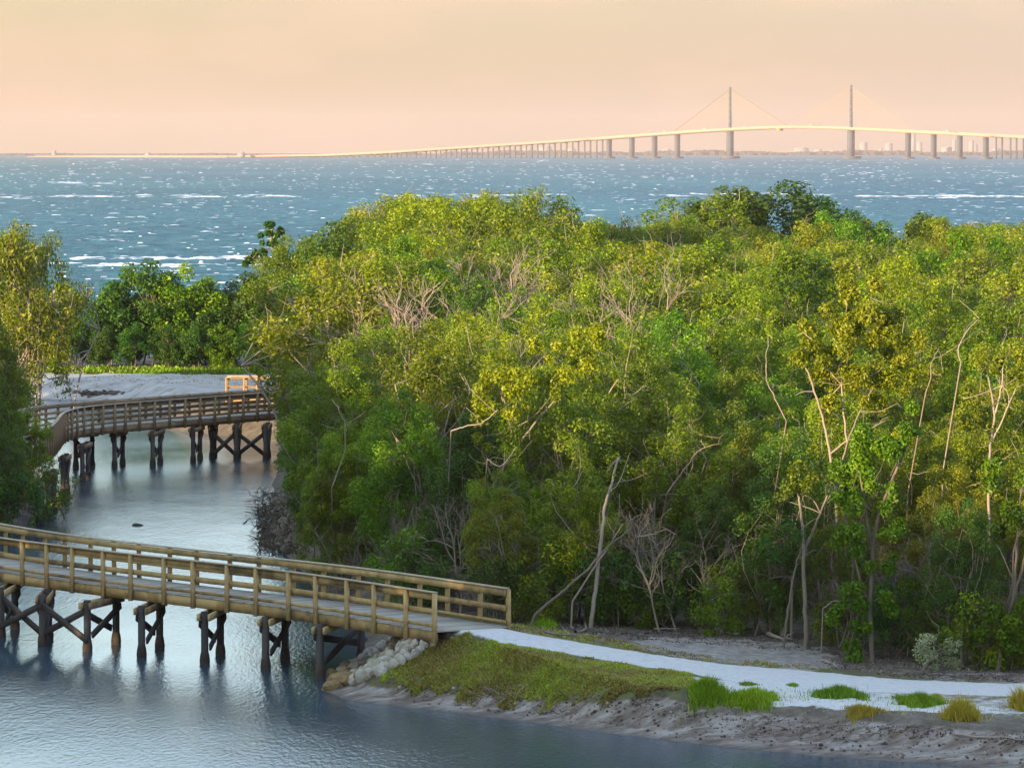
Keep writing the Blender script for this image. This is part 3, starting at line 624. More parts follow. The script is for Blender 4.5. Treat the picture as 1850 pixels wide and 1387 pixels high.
def tree_meshes(seed, Ht, Rc, z0, nclump, nleaf, ls, leafm, barkm, stems=3, clump_r=.62, trunk_r=.07, twig=0, top_bias=1.0, lean=.0):
    r = np.random.default_rng(seed); Hc = Ht - z0
    # clump centres through the crown volume, pushed outwards, with an uneven outline
    C = []
    lobes = r.normal(size=(5, 3)); lobes /= np.linalg.norm(lobes, axis=1, keepdims=True)
    while len(C) < nclump:
        d = r.normal(size=3); d /= np.linalg.norm(d); rad = r.random() ** (1 / 2.6)
        bump_ = .72 + .38 * max(0, (lobes @ d).max()) + r.normal(0, .07)
        p = d * rad * bump_
        z = z0 + Hc * (.5 + .5 * p[2]); wz = (z - z0) / Hc
        w = Rc * (.75 + .35 * math.sin(math.pi * min(1, max(0, wz)) ** .8))
        C.append((p[0] * w + lean * (z - z0), p[1] * w, z))
    C = np.array(C); cr = clump_r * r.uniform(.55, 1.35, nclump)
    per = r.multinomial(nleaf, cr ** 2 / (cr ** 2).sum()); ci = np.repeat(np.arange(nclump), per)
    d = r.normal(size=(nleaf, 3)); d[:, 2] += .35; d /= np.linalg.norm(d, axis=1, keepdims=True)
    rad = cr[ci] * r.random(nleaf) ** .42
    pos = C[ci] + d * rad[:, None] * np.array([.98, .98, 1.0])
    nm = d * .7 + r.normal(0, .55, (nleaf, 3)) + np.array([0, 0, .35]); nm /= np.linalg.norm(nm, axis=1, keepdims=True)
    tone_ = np.clip(.30 + .42 * r.random(nclump)[ci] + r.normal(0, .16, nleaf) + .12 * (d[:, 2]), 0, 1)
    zt_ = np.quantile(pos[:, 2], .995); pos[:, 2] = z0 * .5 + (pos[:, 2] - z0 * .5) * (Ht - z0 * .5) / (zt_ - z0 * .5)
    V, F, T = leaves(r, pos, nm, ls, tone_); crown = np_mesh('crown', V, F, M[leafm], False, T)
    mb = MB()
    for s in range(stems):
        b0 = np.array([r.normal(0, .35), r.normal(0, .35), -.4]) * (1 if stems > 1 else .3); b0[2] = -.4
        top = np.array([r.normal(0, Rc * .35) + lean * Ht * .6, r.normal(0, Rc * .35), z0 + Hc * r.uniform(.45, .8)])
        pth_ = bez(b0, top, r, 9, .05); mb.tube(pth_, np.linspace(trunk_r, trunk_r * .35, 9), 6)
        for k in range(max(4, int(nclump * .45 / stems))):
            j = r.integers(3, 9); tgt = C[r.integers(nclump)]
            mb.tube(bez(pth_[j], tgt, r, 6, .09), np.linspace(trunk_r * .42, trunk_r * .10, 6), 4)
    for k in range(twig):
        tgt = C[r.integers(nclump)]; q = tgt + r.normal(0, 1, 3) * np.array([.5, .5, .5]) + np.array([0, 0, .25])
        mb.tube(bez(tgt, q, r, 4, .1), [.014, .012, .009, .005], 3)
    trunk = mb.mesh('trunk', M[barkm], True)
    return trunk, crown
def dead_mesh(seed, Ht, spread, n1=9, n2=7, n3=5, r0=.08, mat='deadwood'):
    r = np.random.default_rng(seed); mb = MB()
    def grow(a, d, L, rad, lv):
        b = a + d * L; p = bez(a, b, r, 6, .07); mb.tube(p, np.linspace(rad, rad * .45, 6), 5 if lv < 2 else 3)
        if lv == 3: return
        for k in range((n1, n2, n3)[lv]):
            j = r.integers(2, 6); e_ = d * r.uniform(.6, 1.2) + r.normal(0, spread, 3); e_[2] = abs(e_[2]) * .9 + .1; e_ /= np.linalg.norm(e_)
            grow(p[j], e_, L * r.uniform(.38, .62), rad * .5, lv + 1)
    grow(np.array([0, 0, -.3]), np.array([r.normal(0, .15), r.normal(0, .15), 1]), Ht * .62, r0, 0)
    return mb.mesh('branches', M[mat], True)
def place(kind, x, y, s, rz, label, group, cat='tree', name='mangrove_tree', z=None, zs=1.0, tilt=0):
    tr, cr = kind
    t = thing(name, label, cat, (x, y, gz(x, y) if z is None else z), rz, group, (s, s, s * zs))
    t.rotation_euler = (tilt, 0, rz)
    if tr: link(bpy.data.objects.new('trunk', tr), t)
    if cr: link(bpy.data.objects.new('crown', cr), t)
    return t
K = {}
# near kinds: height 8 at scale 1
K['front'] = [tree_meshes(20 + i, 8.0, 2.0, .5, 110, 27000, .095, lm, 'bark_pale', 5, .42, .06, 60) for i, lm in enumerate(['leaf_green', 'leaf_green', 'leaf_olive', 'leaf_dark'])]
K['open'] = [tree_meshes(40 + i, 8.0, 2.2, 2.2, 95, 22000, .095, lm, 'bark_pale', 4, .42, .05, 60) for i, lm in enumerate(['leaf_olive', 'leaf_green', 'leaf_gold'])]
K['canopy'] = [tree_meshes(60 + i, 8.0, 3.5, 1.6, 210, 38000, .125, lm, 'bark_pale', 2, .5, .07, 120) for i, lm in enumerate(['leaf_olive', 'leaf_olive', 'leaf_olive', 'leaf_green', 'leaf_gold'])]
K['sparse'] = [tree_meshes(80 + i, 8.0, 3.2, 2.0, 70, 9500, .15, lm, 'deadwood', 3, .62, .08, 160) for i, lm in enumerate(['leaf_olive', 'leaf_gold'])]
K['shelter'] = [tree_meshes(95, 8.0, 3.6, .1, 90, 13000, .3, 'leaf_dark', 'bark_dark', 2, .9, .09, 0)]  # leafy to the ground so low sun cannot pass under the unseen belt
K['dark'] = [tree_meshes(90 + i, 8.0, 2.9, 1.2, 70, 12000, .19, 'leaf_dark', 'bark_dark', 2, .72, .09, 10) for i in range(2)]
K['bush'] = [tree_meshes(100 + i, 5.5, 2.3, .1, 70, 11000, .20, lm, 'bark_dark', 3, .62, .06, 10) for i, lm in enumerate(['leaf_dark', 'leaf_dark', 'leaf_green'])]
K['under'] = [tree_meshes(110 + i, 2.2, 1.1, .1, 30, 2600, .09, lm, 'bark_dark', 4, .34, .025, 20) for i, lm in enumerate(['leaf_green', 'leaf_dark'])]
DEAD = [dead_mesh(120 + i, 8.0, .45, r0=.07) for i in range(3)]
THK = [dead_mesh(130 + i, 3.2, .6, 8, 5, 3, .035, 'bark_pale') for i in range(2)]

# ---------------- the wood ----------------
LEFTB = [(150, -4.6), (160, -6.0), (172, -7.2), (185, -8.0), (200, -7.6), (220, -7.2), (240, -6.0), (260, -5.4), (285, -6.0), (320, -7.8), (345, -9), (380, -9)]
def leftb(y): return float(np.interp(y, [a for a, b in LEFTB], [b for a, b in LEFTB]))
def frontb(x):                         # nearest y the wood reaches at column x
    return float(np.interp(x, [-9, -6, -3.5, -1, 0, 3, 5, 8, 10, 12, 15, 20], [185, 166, 154, 147.5, 146.5, 146.5, 146, 144.5, 142, 139.5, 137.5, 136]))
def far_shift(x, y):
    return float(np.interp(x / y * FP + CX, [560, 640, 1020, 1120, 1200, 1900], [-.3, .4, .5, -.6, -.5, -.7])) * min(1, max(0, (y - 200) / 80))
def canopy_h(x, y):                    # height of the wood's top
    return float(np.interp(y, [140, 150, 165, 190, 220, 260, 300, 340, 380], [5.8, 7.0, 7.9, 8.7, 8.9, 9.1, 9.2, 9.0, 8.6])) + far_shift(x, y) + .55 * math.sin(x * .31 + y * .05) + .4 * math.sin(x * .9 - y * .13)
placed = []
fr = np.random.default_rng(42)
def ok(x, y, d):
    for a, b in placed:
        if (a - x) ** 2 + ((b - y) * .8) ** 2 < d * d: return False
    return True
LM = [(560, 'above the channel'), (800, 'left of the bare pink branches'), (1000, 'behind the bare pink branches'), (1200, 'right of the bare pink branches'), (1400, 'below the dark dome-shaped tree'), (1560, 'in line with the right pylon'), (1700, 'right of the right pylon'), (9999, 'towards the right edge')]
def where(x, y):
    px = x / y * FP + CX
    for a, b in LM:
        if px < a: return b
    return LM[-1][1]
def row(y): return 'front wall' if y < 158 else 'second rank' if y < 172 else 'third rank' if y < 190 else 'lower canopy' if y < 215 else 'middle canopy' if y < 250 else 'upper canopy' if y < 300 else 'rearmost canopy'
NAMES = {'leaf_olive': 'olive-green', 'leaf_green': 'fresh green', 'leaf_dark': 'dark green', 'leaf_gold': 'golden-leaved'}
def col(k): return NAMES[[q for q in NAMES if M[q] == k[1].materials[0]][0]]
GW = 'mangroves of the wood beside the channel'
cnt = 0
def tall(k): return max(v.co.z for v in k[1].vertices) if False else 8.0
for tries in range(60000):
    if cnt >= 285: break
    zone = 0 if cnt < 100 else 1
    if zone == 0:
        y = fr.uniform(138, 196); x = fr.uniform(-10, 24); d = 2.5 if y < 165 else 3.1
    else:
        y = 188 + 170 * fr.random() ** .9; x = fr.uniform(-17, 44); d = 4.6
    if x < leftb(y) + .8 or y < frontb(x) + .6 or x > .105 * y + 3.5: continue
    if 200 > y and zone == 0 and y > frontb(x) + 22 and x > -2: 
        if fr.random() < .5: continue
    if not ok(x, y, d): continue
    if y > 338 and x < 5: continue
    placed.append((x, y)); edge = (y - frontb(x) < 6) or (x - leftb(y) < 3.5)
    h = canopy_h(x, y) * fr.uniform(.84, 1.08)
    if edge and zone == 0: h *= fr.uniform(.70, 1.0)
    if edge and y < 175: kind = K['front'][fr.integers(4)] if fr.random() < .72 else K['open'][fr.integers(2)]; adj = 'low-branched'
    elif zone == 0: kind = K['open'][fr.integers(2)] if fr.random() < .6 else K['front'][fr.integers(3)]; adj = 'tall'
    else:
        q = fr.random(); kind = K['canopy'][fr.integers(5)] if q < .84 else K['sparse'][fr.integers(2)]; adj = 'broad-crowned'
        if q >= .84: adj = 'thin-leaved'
    s = h / 8.0
    place(kind, x, y, s * (1.0 if zone == 0 else 1.12), fr.uniform(0, 6.28), zs=1.0 if zone == 0 else .89, label=f'{adj} {col(kind)} mangrove, {row(y)}, {where(x, y)}', group=GW)
    cnt += 1
print('trees', cnt, tries)
def at(px, ytop, Y, kind, label, group=GW, cat='tree', name='mangrove_tree', rz=None, zs=1.0, base=8.0, tilt=0):
    x, y, z = Q(px, ytop, Y); g0 = gz(x, y); s = (z - g0) / base / zs
    placed.append((x, y))
    return place(kind, x, y, s, fr.uniform(0, 6.28) if rz is None else rz, label, group, cat, name, zs=zs, tilt=tilt)
# fringe of smaller trees with their feet in the channel
for i in range(30):
    y = 168 + i * 3.2; px = (566 if y > 186 else 596) + fr.uniform(-8, 14) + (i % 2) * 22; x = (px - CX) * y / FP
    place(K['front'][(0, 1, 3, 0, 1, 2)[i % 6]], x, y, fr.uniform(.62, .86) * (1.0 if y > 200 else .85), fr.uniform(0, 6.28), label=('dark' if i % 6 == 2 else 'olive' if i % 6 == 5 else 'green') + ' mangrove overhanging the channel bank, ' + ('above the heap of roots' if y < 205 else 'hiding the right end of the far boardwalk' if y > 235 else 'between the root heap and the far boardwalk'), group=GW)
# skyline trees
for px, yt, Y, ki, lab in ((598, 412, 300, ('dark', 0), 'dark green tuft-topped tree at the left end of the skyline'), (650, 398, 318, ('canopy', 0), 'rounded skyline mangrove left of the highest left-hand crown'),
        (712, 366, 325, ('canopy', 1), 'highest crown on the left half of the skyline, rounded and olive'), (775, 385, 325, ('canopy', 2), 'skyline crown between the two left-hand peaks'), (838, 352, 330, ('sparse', 0), 'airy skyline mangrove with a ragged feathery top at centre left'),
        (905, 372, 330, ('canopy', 0), 'skyline crown just left of the tallest thin spire'), (972, 346, 330, ('sparse', 0), 'slim feathery spire rising highest at the centre of the skyline'), (1045, 398, 330, ('canopy', 2), 'skyline crown right of the slim feathery spire'), (1095, 402, 335, ('sparse', 1), 'twiggy skyline mangrove left of the low dark gap'),
        (1140, 420, 340, ('canopy', 3), 'dark green low crown in the dip of the skyline'), (1205, 408, 345, ('canopy', 0), 'olive skyline crown left of the dark dome-shaped tree'), (1640, 392, 350, ('dark', 1), 'dark tufted tree on the skyline right of the right pylon'), (1700, 402, 350, ('canopy', 3), 'green skyline crown right of the dark tufted tree'),
        (1560, 390, 345, ('dark', 0), 'small dark tree on the skyline under the right pylon'), (1790, 412, 345, ('canopy', 1), 'low olive skyline crown near the right edge'), (1845, 414, 345, ('canopy', 3), 'green skyline crown cut by the right edge'), (1500, 392, 335, ('canopy', 3), 'round fresh green crown just right of the dark dome-shaped tree'), (1745, 418, 340, ('canopy', 0), 'skyline mangrove in a dip near the right edge')):
    at(px, yt, Y, K[ki[0]][ki[1]], lab, zs=1.0)
for px, yt, Y, lab in ((1238, 385, 366, 'low leftmost olive crown of the dark dome of trees on the skyline'), (1280, 362, 365, 'olive left lobe of the big dark dome of trees on the skyline'), (1335, 345, 365, 'brownish crown second from the left in the dark dome of trees'), (1400, 338, 368, 'tallest dark crown topping the dome of trees on the skyline'), (1455, 362, 368, 'dark right shoulder of the dome of trees on the skyline'), (1488, 385, 372, 'lowest rightmost dark crown of the dome of trees')):
    at(px, yt, Y, K['dark'][px % 2] if px > 1300 else K['canopy'][0], lab, 'dome of dark trees on the skyline', name='broadleaf_tree', zs=.68)
# left leaning tuft over the sea, orange-lit tree at far left, bushes by the beach
at(508, 470, 321, K['bush'][1], 'dark bush wrapped round the foot of the leaning tree over the bay', base=5.5, name='beach_bush', cat='bush')
at(478, 505, 321, K['bush'][0], 'dark bush left of the foot of the leaning tree', base=5.5, name='beach_bush', cat='bush')
at(572, 432, 310, K['canopy'][2], 'olive crown right beside the leaning tree')
GB = 'bushes between beach and bay'
for i, (px, yt, Y) in enumerate(((205, 515, 322), (255, 478, 322), (300, 497, 325), (335, 487, 322), (375, 512, 322), (430, 515, 323), (470, 500, 321), (515, 520, 319), (150, 570, 319), (100, 600, 317), (190, 590, 317), (60, 590, 320), (240, 585, 316.5), (300, 590, 316.5), (350, 585, 316.5), (400, 590, 316.5), (455, 585, 316), (505, 590, 316), (20, 570, 320), (400, 530, 326), (120, 560, 325))):
    at(px, yt, Y, K['bush'][(1, 0, 1, 2, 1, 0)[i % 6]], ('tall' if yt < 530 else 'low') + (' dark' if i % 2 == 0 else ' green') + ' bush behind the beach, ' + ('number ' if 0 else '') + ['leftmost of the tall ones', 'with the highest tuft', 'just right of the highest tuft', 'under a small spiky tuft', 'right of the small spiky tuft', 'left of the leaning tree', 'at the foot of the leaning tree', 'against the wood', 'above the left end of the beach', 'half hidden by the left-hand trees', 'at the beach edge, left part', 'behind the tall left-hand tree', 'at the beach edge below the highest tuft', 'at the beach edge in the middle', 'at the beach edge right of the middle', 'at the beach edge left of the orange railing', 'at the beach edge above the orange railing', 'at the beach edge against the wood', 'at the left edge of the photo', 'at the back with the bay behind it', 'at the back in the gap showing the bay'][i], GB, 'bush', 'beach_bush', base=5.5)
GL = 'trees on the left bank'
at(4, 412, 262, K['sparse'][0], 'tall airy sunlit tree with a pale trunk at the left edge', GL, name='tall_tree', zs=1.3)
at(66, 432, 264, K['sparse'][0], 'thin airy crown reaching right from the sunlit airy tree at the left edge', GL, name='tall_tree', zs=1.5)
at(-60, 405, 275, K['canopy'][3], 'green crown cut by the left edge beside the sunlit airy tree', GL, name='tall_tree', zs=1.2)
at(-35, 560, 236, K['front'][1], 'shaded green tree below the sunlit airy tree at the left edge', GL, name='tall_tree')
at(-2, 590, 240, K['front'][0], 'leafy green tree right of the shaded tree on the left bank', GL, name='tall_tree')
for px, yt, Y, ki, lab in ((2, 700, 207, ('front', 0), 'bright green mangrove over the left end of the far boardwalk'), (44, 722, 210, ('front', 2), 'leafy mangrove against the bend of the far boardwalk'), (-20, 690, 200, ('front', 0), 'bright mangrove cut by the left edge above the near boardwalk'),
        (8, 790, 198, ('front', 1), 'low green mangrove just behind the near boardwalk at the left edge'), (-10, 780, 193, ('front', 3), 'dark low mangrove at the left edge behind the near rail'), (75, 830, 203, ('under', 0), 'small leafy shoot hanging over the far piles'), (5, 850, 192, ('under', 1), 'small dark shrub at the waterline behind the near rail')):
    at(px, yt, Y, K[ki[0]][ki[1]], lab, GL, base=8 if ki[0] == 'front' else 2.2)
# belt of trees along the left bank, beyond the frame, placed to shade the channel at sundown
GS = 'unseen shade trees along the left bank'
for i in range(46):
    y = 30 + (i % 23) * 7.2 + fr.uniform(-1.5, 1.5); x = (-36 if i < 23 else -42) - fr.uniform(0, 3)
    if 30 <= i < 38: x = (-28.5, -33, -30.5, -36, -28, -34, -39, -43)[i - 30]; y = (203, 205, 213, 214, 192, 194, 206, 216)[i - 30]  # unseen trees added to keep sun off the far boardwalk piles
    if i >= 40: x = -34 - (i - 40) * 2.3; y = 272 + (i % 2) * 9  # unseen trees added beyond the bank to shade the beach
    k_ = K['shelter'][0]
    place(k_, x, y, fr.uniform(1.35, 1.5), fr.uniform(0, 6.28), 'tall dark tree in the shade belt on the left bank, outside the photo', GS, name='tall_tree', zs=1.0)

# undergrowth and tangle under the front of the wood
GU = 'undergrowth at the foot of the wood'
for i in range(46):
    x = fr.uniform(-6, 17); y = frontb(x) + fr.uniform(-.4, 3.0)
    place(K['under'][fr.integers(2)], x, y, fr.uniform(.5, 1.15), fr.uniform(0, 6.28), f'small leafy shrub under the wood, {where(x, y)}', GU, 'shrub', 'undergrowth_shrub')
for i in range(60):
    x = fr.uniform(-6, 17); y = frontb(x) + fr.uniform(.2, 4.5)
    t = thing('bare_shrub', f'leafless twiggy shrub under the wood, {where(x, y)}', 'shrub', (x, y, gz(x, y)), fr.uniform(0, 6.28), 'leafless shrubs at the foot of the wood', fr.uniform(.6, 1.3))
    t.rotation_euler = (fr.normal(0, .25), fr.normal(0, .25), fr.uniform(0, 6)); link(bpy.data.objects.new('branches', THK[i % 2]), t)
# bare pinkish crowns
for px, yt, yb, Y, s2, lab in ((825, 490, 0, 200, 1, 'bare pinkish tree at the left foot of the largest bare fan'), (930, 470, 0, 208, 1, 'bare pinkish crown right of the largest bare fan'), (960, 560, 0, 188, 1, 'low bare grey twigs right of the largest bare fan'), (1130, 560, 0, 186, 1, 'low bare pink tree at the foot of the upright bare tree'), (800, 470, 0, 205, 1, 'bare pinkish fan of branches leaning right, largest in the canopy'), (855, 455, 0, 212, 1, 'bare pinkish tree with upright twigs behind the largest bare fan'), (880, 520, 0, 196, 1, 'bare pink branch fan at the lower right of the largest bare fan'), (745, 520, 0, 200, 1, 'small bare pink tree left of the largest bare fan'), (900, 410, 0, 235, 1, 'thin bare stems rising high in the canopy left of the centre'),
        (1165, 470, 0, 205, 1, 'upright bare pink tree at the centre of the canopy'), (1180, 520, 0, 196, 1, 'bare silvery stems in front of the upright bare pink tree'), (1080, 445, 0, 232, 1, 'faint bare twigs in the canopy left of the upright bare tree'), (1455, 445, 0, 255, 1, 'low pinkish bare bush top under the dark dome of trees'), (1770, 480, 0, 215, 1, 'bare pale twigs in the canopy near the right edge'), (1560, 520, 0, 195, 1, 'bare orange twigs above the golden tree')):
    x, y, z = Q(px, yt - 14, Y - 3); g0 = gz(x, y)
    t = thing('bare_tree', lab, 'bare tree', (x, y, g0), fr.uniform(0, 6.28), 'bare trees in the canopy', (z - g0) / 7.6)
    link(bpy.data.objects.new('branches', DEAD[int(px) % 3]), t)
# individually seen trees at the front edge
def custom(name, label, cat, stems, crowns, Y, leafm='leaf_olive', barkm='bark_pale', ls=.11, seed=1, group=None, dens=1.0, r0=.07):
    """stems: list of pixel polylines ((px,py[,dY]) ...) ; crowns: (px, py, radius in px) clumps"""
    r = np.random.default_rng(seed); x0, y0, z0 = gp(*stems[0][0][:2]) if Y is None else (*Q(stems[0][0][0], stems[0][0][1], Y)[:2], 0)
    if Y is None: Y = y0
    z0 = gz(x0, Y); t = thing(name, label, cat, (x0, Y, z0), 0, group); o0 = np.array([x0, Y, z0]); mb = MB()
    for i, s in enumerate(stems):
        p = np.array([Q(q[0], q[1], Y + (q[2] if len(q) > 2 else 0)) for q in s]) - o0; k = len(p)
        d = np.linspace(0, k - 1, k * 4); pp = np.stack([np.interp(d, np.arange(k), p[:, j]) for j in range(3)], 1)
        pp[1:-1] = (pp[:-2] + pp[1:-1] * 2 + pp[2:]) / 4; pp += r.normal(0, .012, pp.shape)
        if i == 0 and .3 < pp[0, 2] < 2.2: pp = np.concatenate([[[pp[0, 0] - .05, pp[0, 1] + .1, -.2]], pp])
        elif i == 0 and pp[0, 2] > .3: pp = np.concatenate([[[pp[0, 0] - .3, pp[0, 1] + 4.5, -.2], [pp[0, 0] - .15, pp[0, 1] + 4.0, pp[0, 2] * .6]], pp])
        elif i == 0: pp[0, 2] = -.2
        rr = (r0 if i == 0 else r0 * .6); mb.tube(pp, np.linspace(rr, rr * .45, len(pp)), 7)
        for q in range(3): j = r.integers(len(pp) // 2, len(pp)); mb.tube(bez(pp[j], pp[j] + r.normal(0, .5, 3) + [0, 0, .3], r, 5, .1), np.linspace(rr * .3, .006, 5), 4)
    if crowns:
        for c_ in crowns[::2]:
            tgt = np.array(Q(c_[0], c_[1], Y)) - o0; mb.tube(bez(pp[-1] if len(stems) == 1 else pp[len(pp) // 2], tgt, r, 6, .06), np.linspace(r0 * .35, .01, 6), 4)
    mb.build('trunk', M[barkm], t, True)
    if crowns:
        VV, FF, TT, n0 = [], [], [], 0
        for (px, py, rp) in crowns:
            c0 = np.array(Q(px, py, Y + r.uniform(-.6, .6))) - o0; rad = rp * Y / FP
            for sub in range(max(3, int(rad * rad * 15))):
                d = r.normal(size=3); d /= np.linalg.norm(d); cc = c0 + d * rad * r.random() ** .5 * 1.15; q = (rad * .17 + .16) * r.uniform(.7, 1.4); n_ = int(340 * dens * q * q / .16)
                dd = r.normal(size=(n_, 3)); dd[:, 2] += .3; dd /= np.linalg.norm(dd, axis=1, keepdims=True)
                pos = cc + dd * (q * r.random((n_, 1)) ** .45) * np.array([1., 1., .95]); nm = dd * .6 + r.normal(0, .5, (n_, 3)) + [0, 0, .3]; nm /= np.linalg.norm(nm, axis=1, keepdims=True)
                V, F, T = leaves(r, pos, nm, ls, np.clip(.3 + .4 * r.random() + r.normal(0, .15, n_), 0, 1)); VV.append(V); FF.append(F + n0); TT.append(T); n0 += len(V)
        link(bpy.data.objects.new('crown', np_mesh('crown', np.concatenate(VV), np.concatenate(FF), M[leafm], False, np.concatenate(TT))), t)
    return t
GF_ = 'trees seen singly at the front of the wood'
custom('mangrove_tree', 'dark-trunked tree standing alone in front of the wood beside the path, leafy down one side', 'tree', [[(1576, 1205), (1572, 1100), (1576, 990), (1590, 920), (1620, 850), (1650, 770)], [(1576, 990), (1560, 900), (1550, 820)], [(1572, 1100), (1540, 1000), (1530, 940)]],
       [(1560, 800, 40), (1530, 850, 38), (1590, 850, 35), (1620, 800, 38), (1640, 760, 30), (1540, 920, 36), (1525, 970, 34), (1550, 1010, 30), (1600, 900, 28), (1540, 1080, 34), (1525, 1120, 26), (1560, 1150, 26), (1535, 1180, 22), (1600, 1090, 20), (1620, 960, 26), (1610, 1020, 22)], 139.5, 'leaf_green', 'bark_dark', seed=5, group=GF_, dens=1.7, r0=.075)
custom('mangrove_tree', 'golden-leaved spreading tree with a pale forked trunk in the right half of the wood', 'tree', [[(1512, 1000), (1510, 880), (1500, 820), (1490, 770), (1470, 700), (1450, 650)], [(1510, 880), (1530, 800), (1560, 730), (1590, 680)], [(1500, 820), (1540, 790), (1600, 760)], [(1530, 800), (1520, 700), (1520, 640)]],
       [(1465, 640, 40), (1510, 600, 42), (1560, 580, 42), (1610, 600, 38), (1480, 690, 34), (1540, 660, 44), (1600, 660, 40), (1640, 630, 32), (1500, 740, 26), (1580, 720, 34), (1450, 600, 28), (1630, 700, 26), (1530, 550, 34), (1590, 540, 32)], 143.5, 'leaf_gold', 'bark_pale', seed=6, group=GF_, dens=1.3, r0=.055)
custom('mangrove_tree', 'pale forked tree leaning right behind the end of the boardwalk', 'tree', [[(905, 1060), (895, 980), (890, 900), (893, 870), (920, 830), (960, 770), (1010, 715)], [(893, 870), (880, 840), (870, 815)], [(920, 830), (925, 780), (905, 700)]],
       [(900, 690, 34), (950, 700, 34), (1010, 690, 36), (1050, 640, 34), (985, 640, 32), (880, 740, 26), (930, 750, 24), (1080, 600, 28), (870, 790, 20)], 152, 'leaf_olive', 'bark_pale', seed=7, group=GF_, dens=1.2, r0=.06)
custom('broken_tree', 'broken pale trunk crowned by one bright green tuft in the middle of the wood', 'tree', [[(1070, 1115), (1078, 1040), (1088, 960), (1092, 920), (1103, 875), (1118, 825)]], [(1100, 850, 17), (1075, 872, 13), (1120, 838, 13), (1128, 868, 10)], 146, 'leaf_green', 'bark_pale', seed=8, group=GF_, dens=.8)
custom('fallen_tree', 'long pale trunk leaning right from beside the boardwalk end', 'dead trunk', [[(955, 1118), (1010, 1075), (1060, 1030), (1100, 985), (1140, 955)]], [], 145.4, 'leaf_green', 'bark_pale', seed=9, group=GF_, r0=.05)
custom('fallen_tree', 'second thin trunk leaning right, just above the long pale one', 'dead trunk', [[(1035, 1085), (1070, 1030), (1105, 980), (1125, 945)]], [], 145.9, 'leaf_green', 'bark_pale', seed=10, group=GF_, r0=.032)
custom('mangrove_tree', 'straight brown trunk rising from the shade right of the clearing', 'tree', [[(1457, 1148), (1454, 1080), (1452, 1000), (1450, 950), (1440, 880)], [(1452, 1000), (1480, 930), (1500, 880)]], [(1440, 880, 36), (1480, 860, 36), (1410, 900, 28), (1450, 830, 34)], 142.5, 'leaf_green', 'bark_pale', seed=11, group=GF_, dens=.7, r0=.075)
custom('mangrove_tree', 'thin slanting stem left of the straight brown trunk', 'tree', [[(1418, 1148), (1425, 1090), (1438, 1020), (1448, 985)]], [(1430, 960, 26), (1390, 985, 24)], 142.1, 'leaf_dark', 'bark_pale', seed=12, group=GF_, dens=.5, r0=.04)
custom('mangrove_tree', 'slanting brown trunk with yellow-green leaves at the right edge', 'tree', [[(1800, 1225), (1812, 1150), (1830, 1080), (1852, 1010), (1870, 900)], [(1830, 1080), (1838, 980), (1845, 880)]], [(1820, 880, 30), (1800, 860, 24), (1845, 940, 26), (1815, 930, 24), (1800, 1120, 30), (1780, 1130, 22), (1820, 1160, 26), (1845, 1100, 24), (1800, 1190, 22), (1850, 1170, 26)], 138, 'leaf_green', 'bark_dark', seed=13, group=GF_, dens=1.5, r0=.075)
custom('mangrove_tree', 'pale twisted forked tree high in the wood near the right edge', 'tree', [[(1790, 1000), (1785, 860), (1790, 800), (1797, 750), (1790, 700), (1785, 680)], [(1790, 800), (1815, 750), (1835, 700)], [(1797, 750), (1810, 700), (1812, 660)]], [(1740, 720, 30), (1800, 660, 30), (1840, 680, 30), (1780, 760, 24), (1830, 740, 26), (1740, 760, 18)], 141, 'leaf_gold', 'bark_pale', seed=14, group=GF_, dens=.9, r0=.05)
for pts, Y, lab in (([(1420, 760), (1400, 720), (1385, 690), (1383, 650), (1388, 610)], 146, 'crooked bleached snag standing in the wood left of the golden tree'), ([(1670, 720), (1680, 690), (1682, 660), (1695, 630)], 141, 'short bleached snag right of the golden tree'), ([(1735, 655), (1730, 630), (1745, 600), (1768, 575)], 143, 'curved pale branch right of the golden tree'),
                    ([(815, 778), (840, 770), (870, 765), (900, 740)], 150, 'horizontal bleached bough left of the pale forked tree'), ([(1150, 970), (1180, 965), (1205, 955), (1220, 965)], 145.5, 'short white bough in the shade at the middle of the wood'), ([(945, 975), (975, 972), (1010, 972)], 149, 'short grey bough just above the boardwalk end'),
                    ([(1205, 890), (1235, 850), (1265, 810), (1305, 800)], 145, 'slanting pale branch among green leaves at the centre'), ([(880, 830), (905, 845), (930, 810)], 149, 'looped pale twig beside the pale forked tree'), ([(1485, 1100), (1505, 1085), (1530, 1082), (1540, 1110)], 141, 'arched thin branch left of the lone dark-trunked tree'), ([(740, 610), (730, 570), (745, 540)], 190, 'small upright pink snag in the left canopy'), ([(600, 880), (625, 810), (622, 760), (600, 720)], 165, 'thin grey stem rising behind the boardwalk at the left of the wood'), ([(570, 900), (575, 840), (572, 790)], 168, 'thin grey stem at the left corner of the wood')):
    custom('snag', lab, 'dead branch', [pts], [], Y, barkm='deadwood', seed=int(pts[0][0]), group='bleached snags in the wood', r0=.021)
custom('leaning_tree', 'dark tree with a clumpy bough reaching left over the bay beside the wood', 'tree', [[(512, 560), (508, 520), (500, 480), (490, 440), (492, 412)], [(500, 480), (480, 468), (455, 470), (440, 472)], [(508, 520), (525, 480), (540, 460)]], [(493, 412, 13), (484, 430, 13), (505, 428, 13), (490, 446, 11), (458, 466, 11), (445, 472, 8), (474, 462, 10), (510, 455, 12), (500, 482, 15), (522, 490, 18), (505, 515, 18), (535, 465, 14), (520, 540, 18), (540, 490, 20), (528, 515, 20), (500, 500, 14), (484, 505, 12), (515, 470, 14)], 322, 'leaf_dark', 'bark_dark', .2, 33, GW, 1.3, .2)
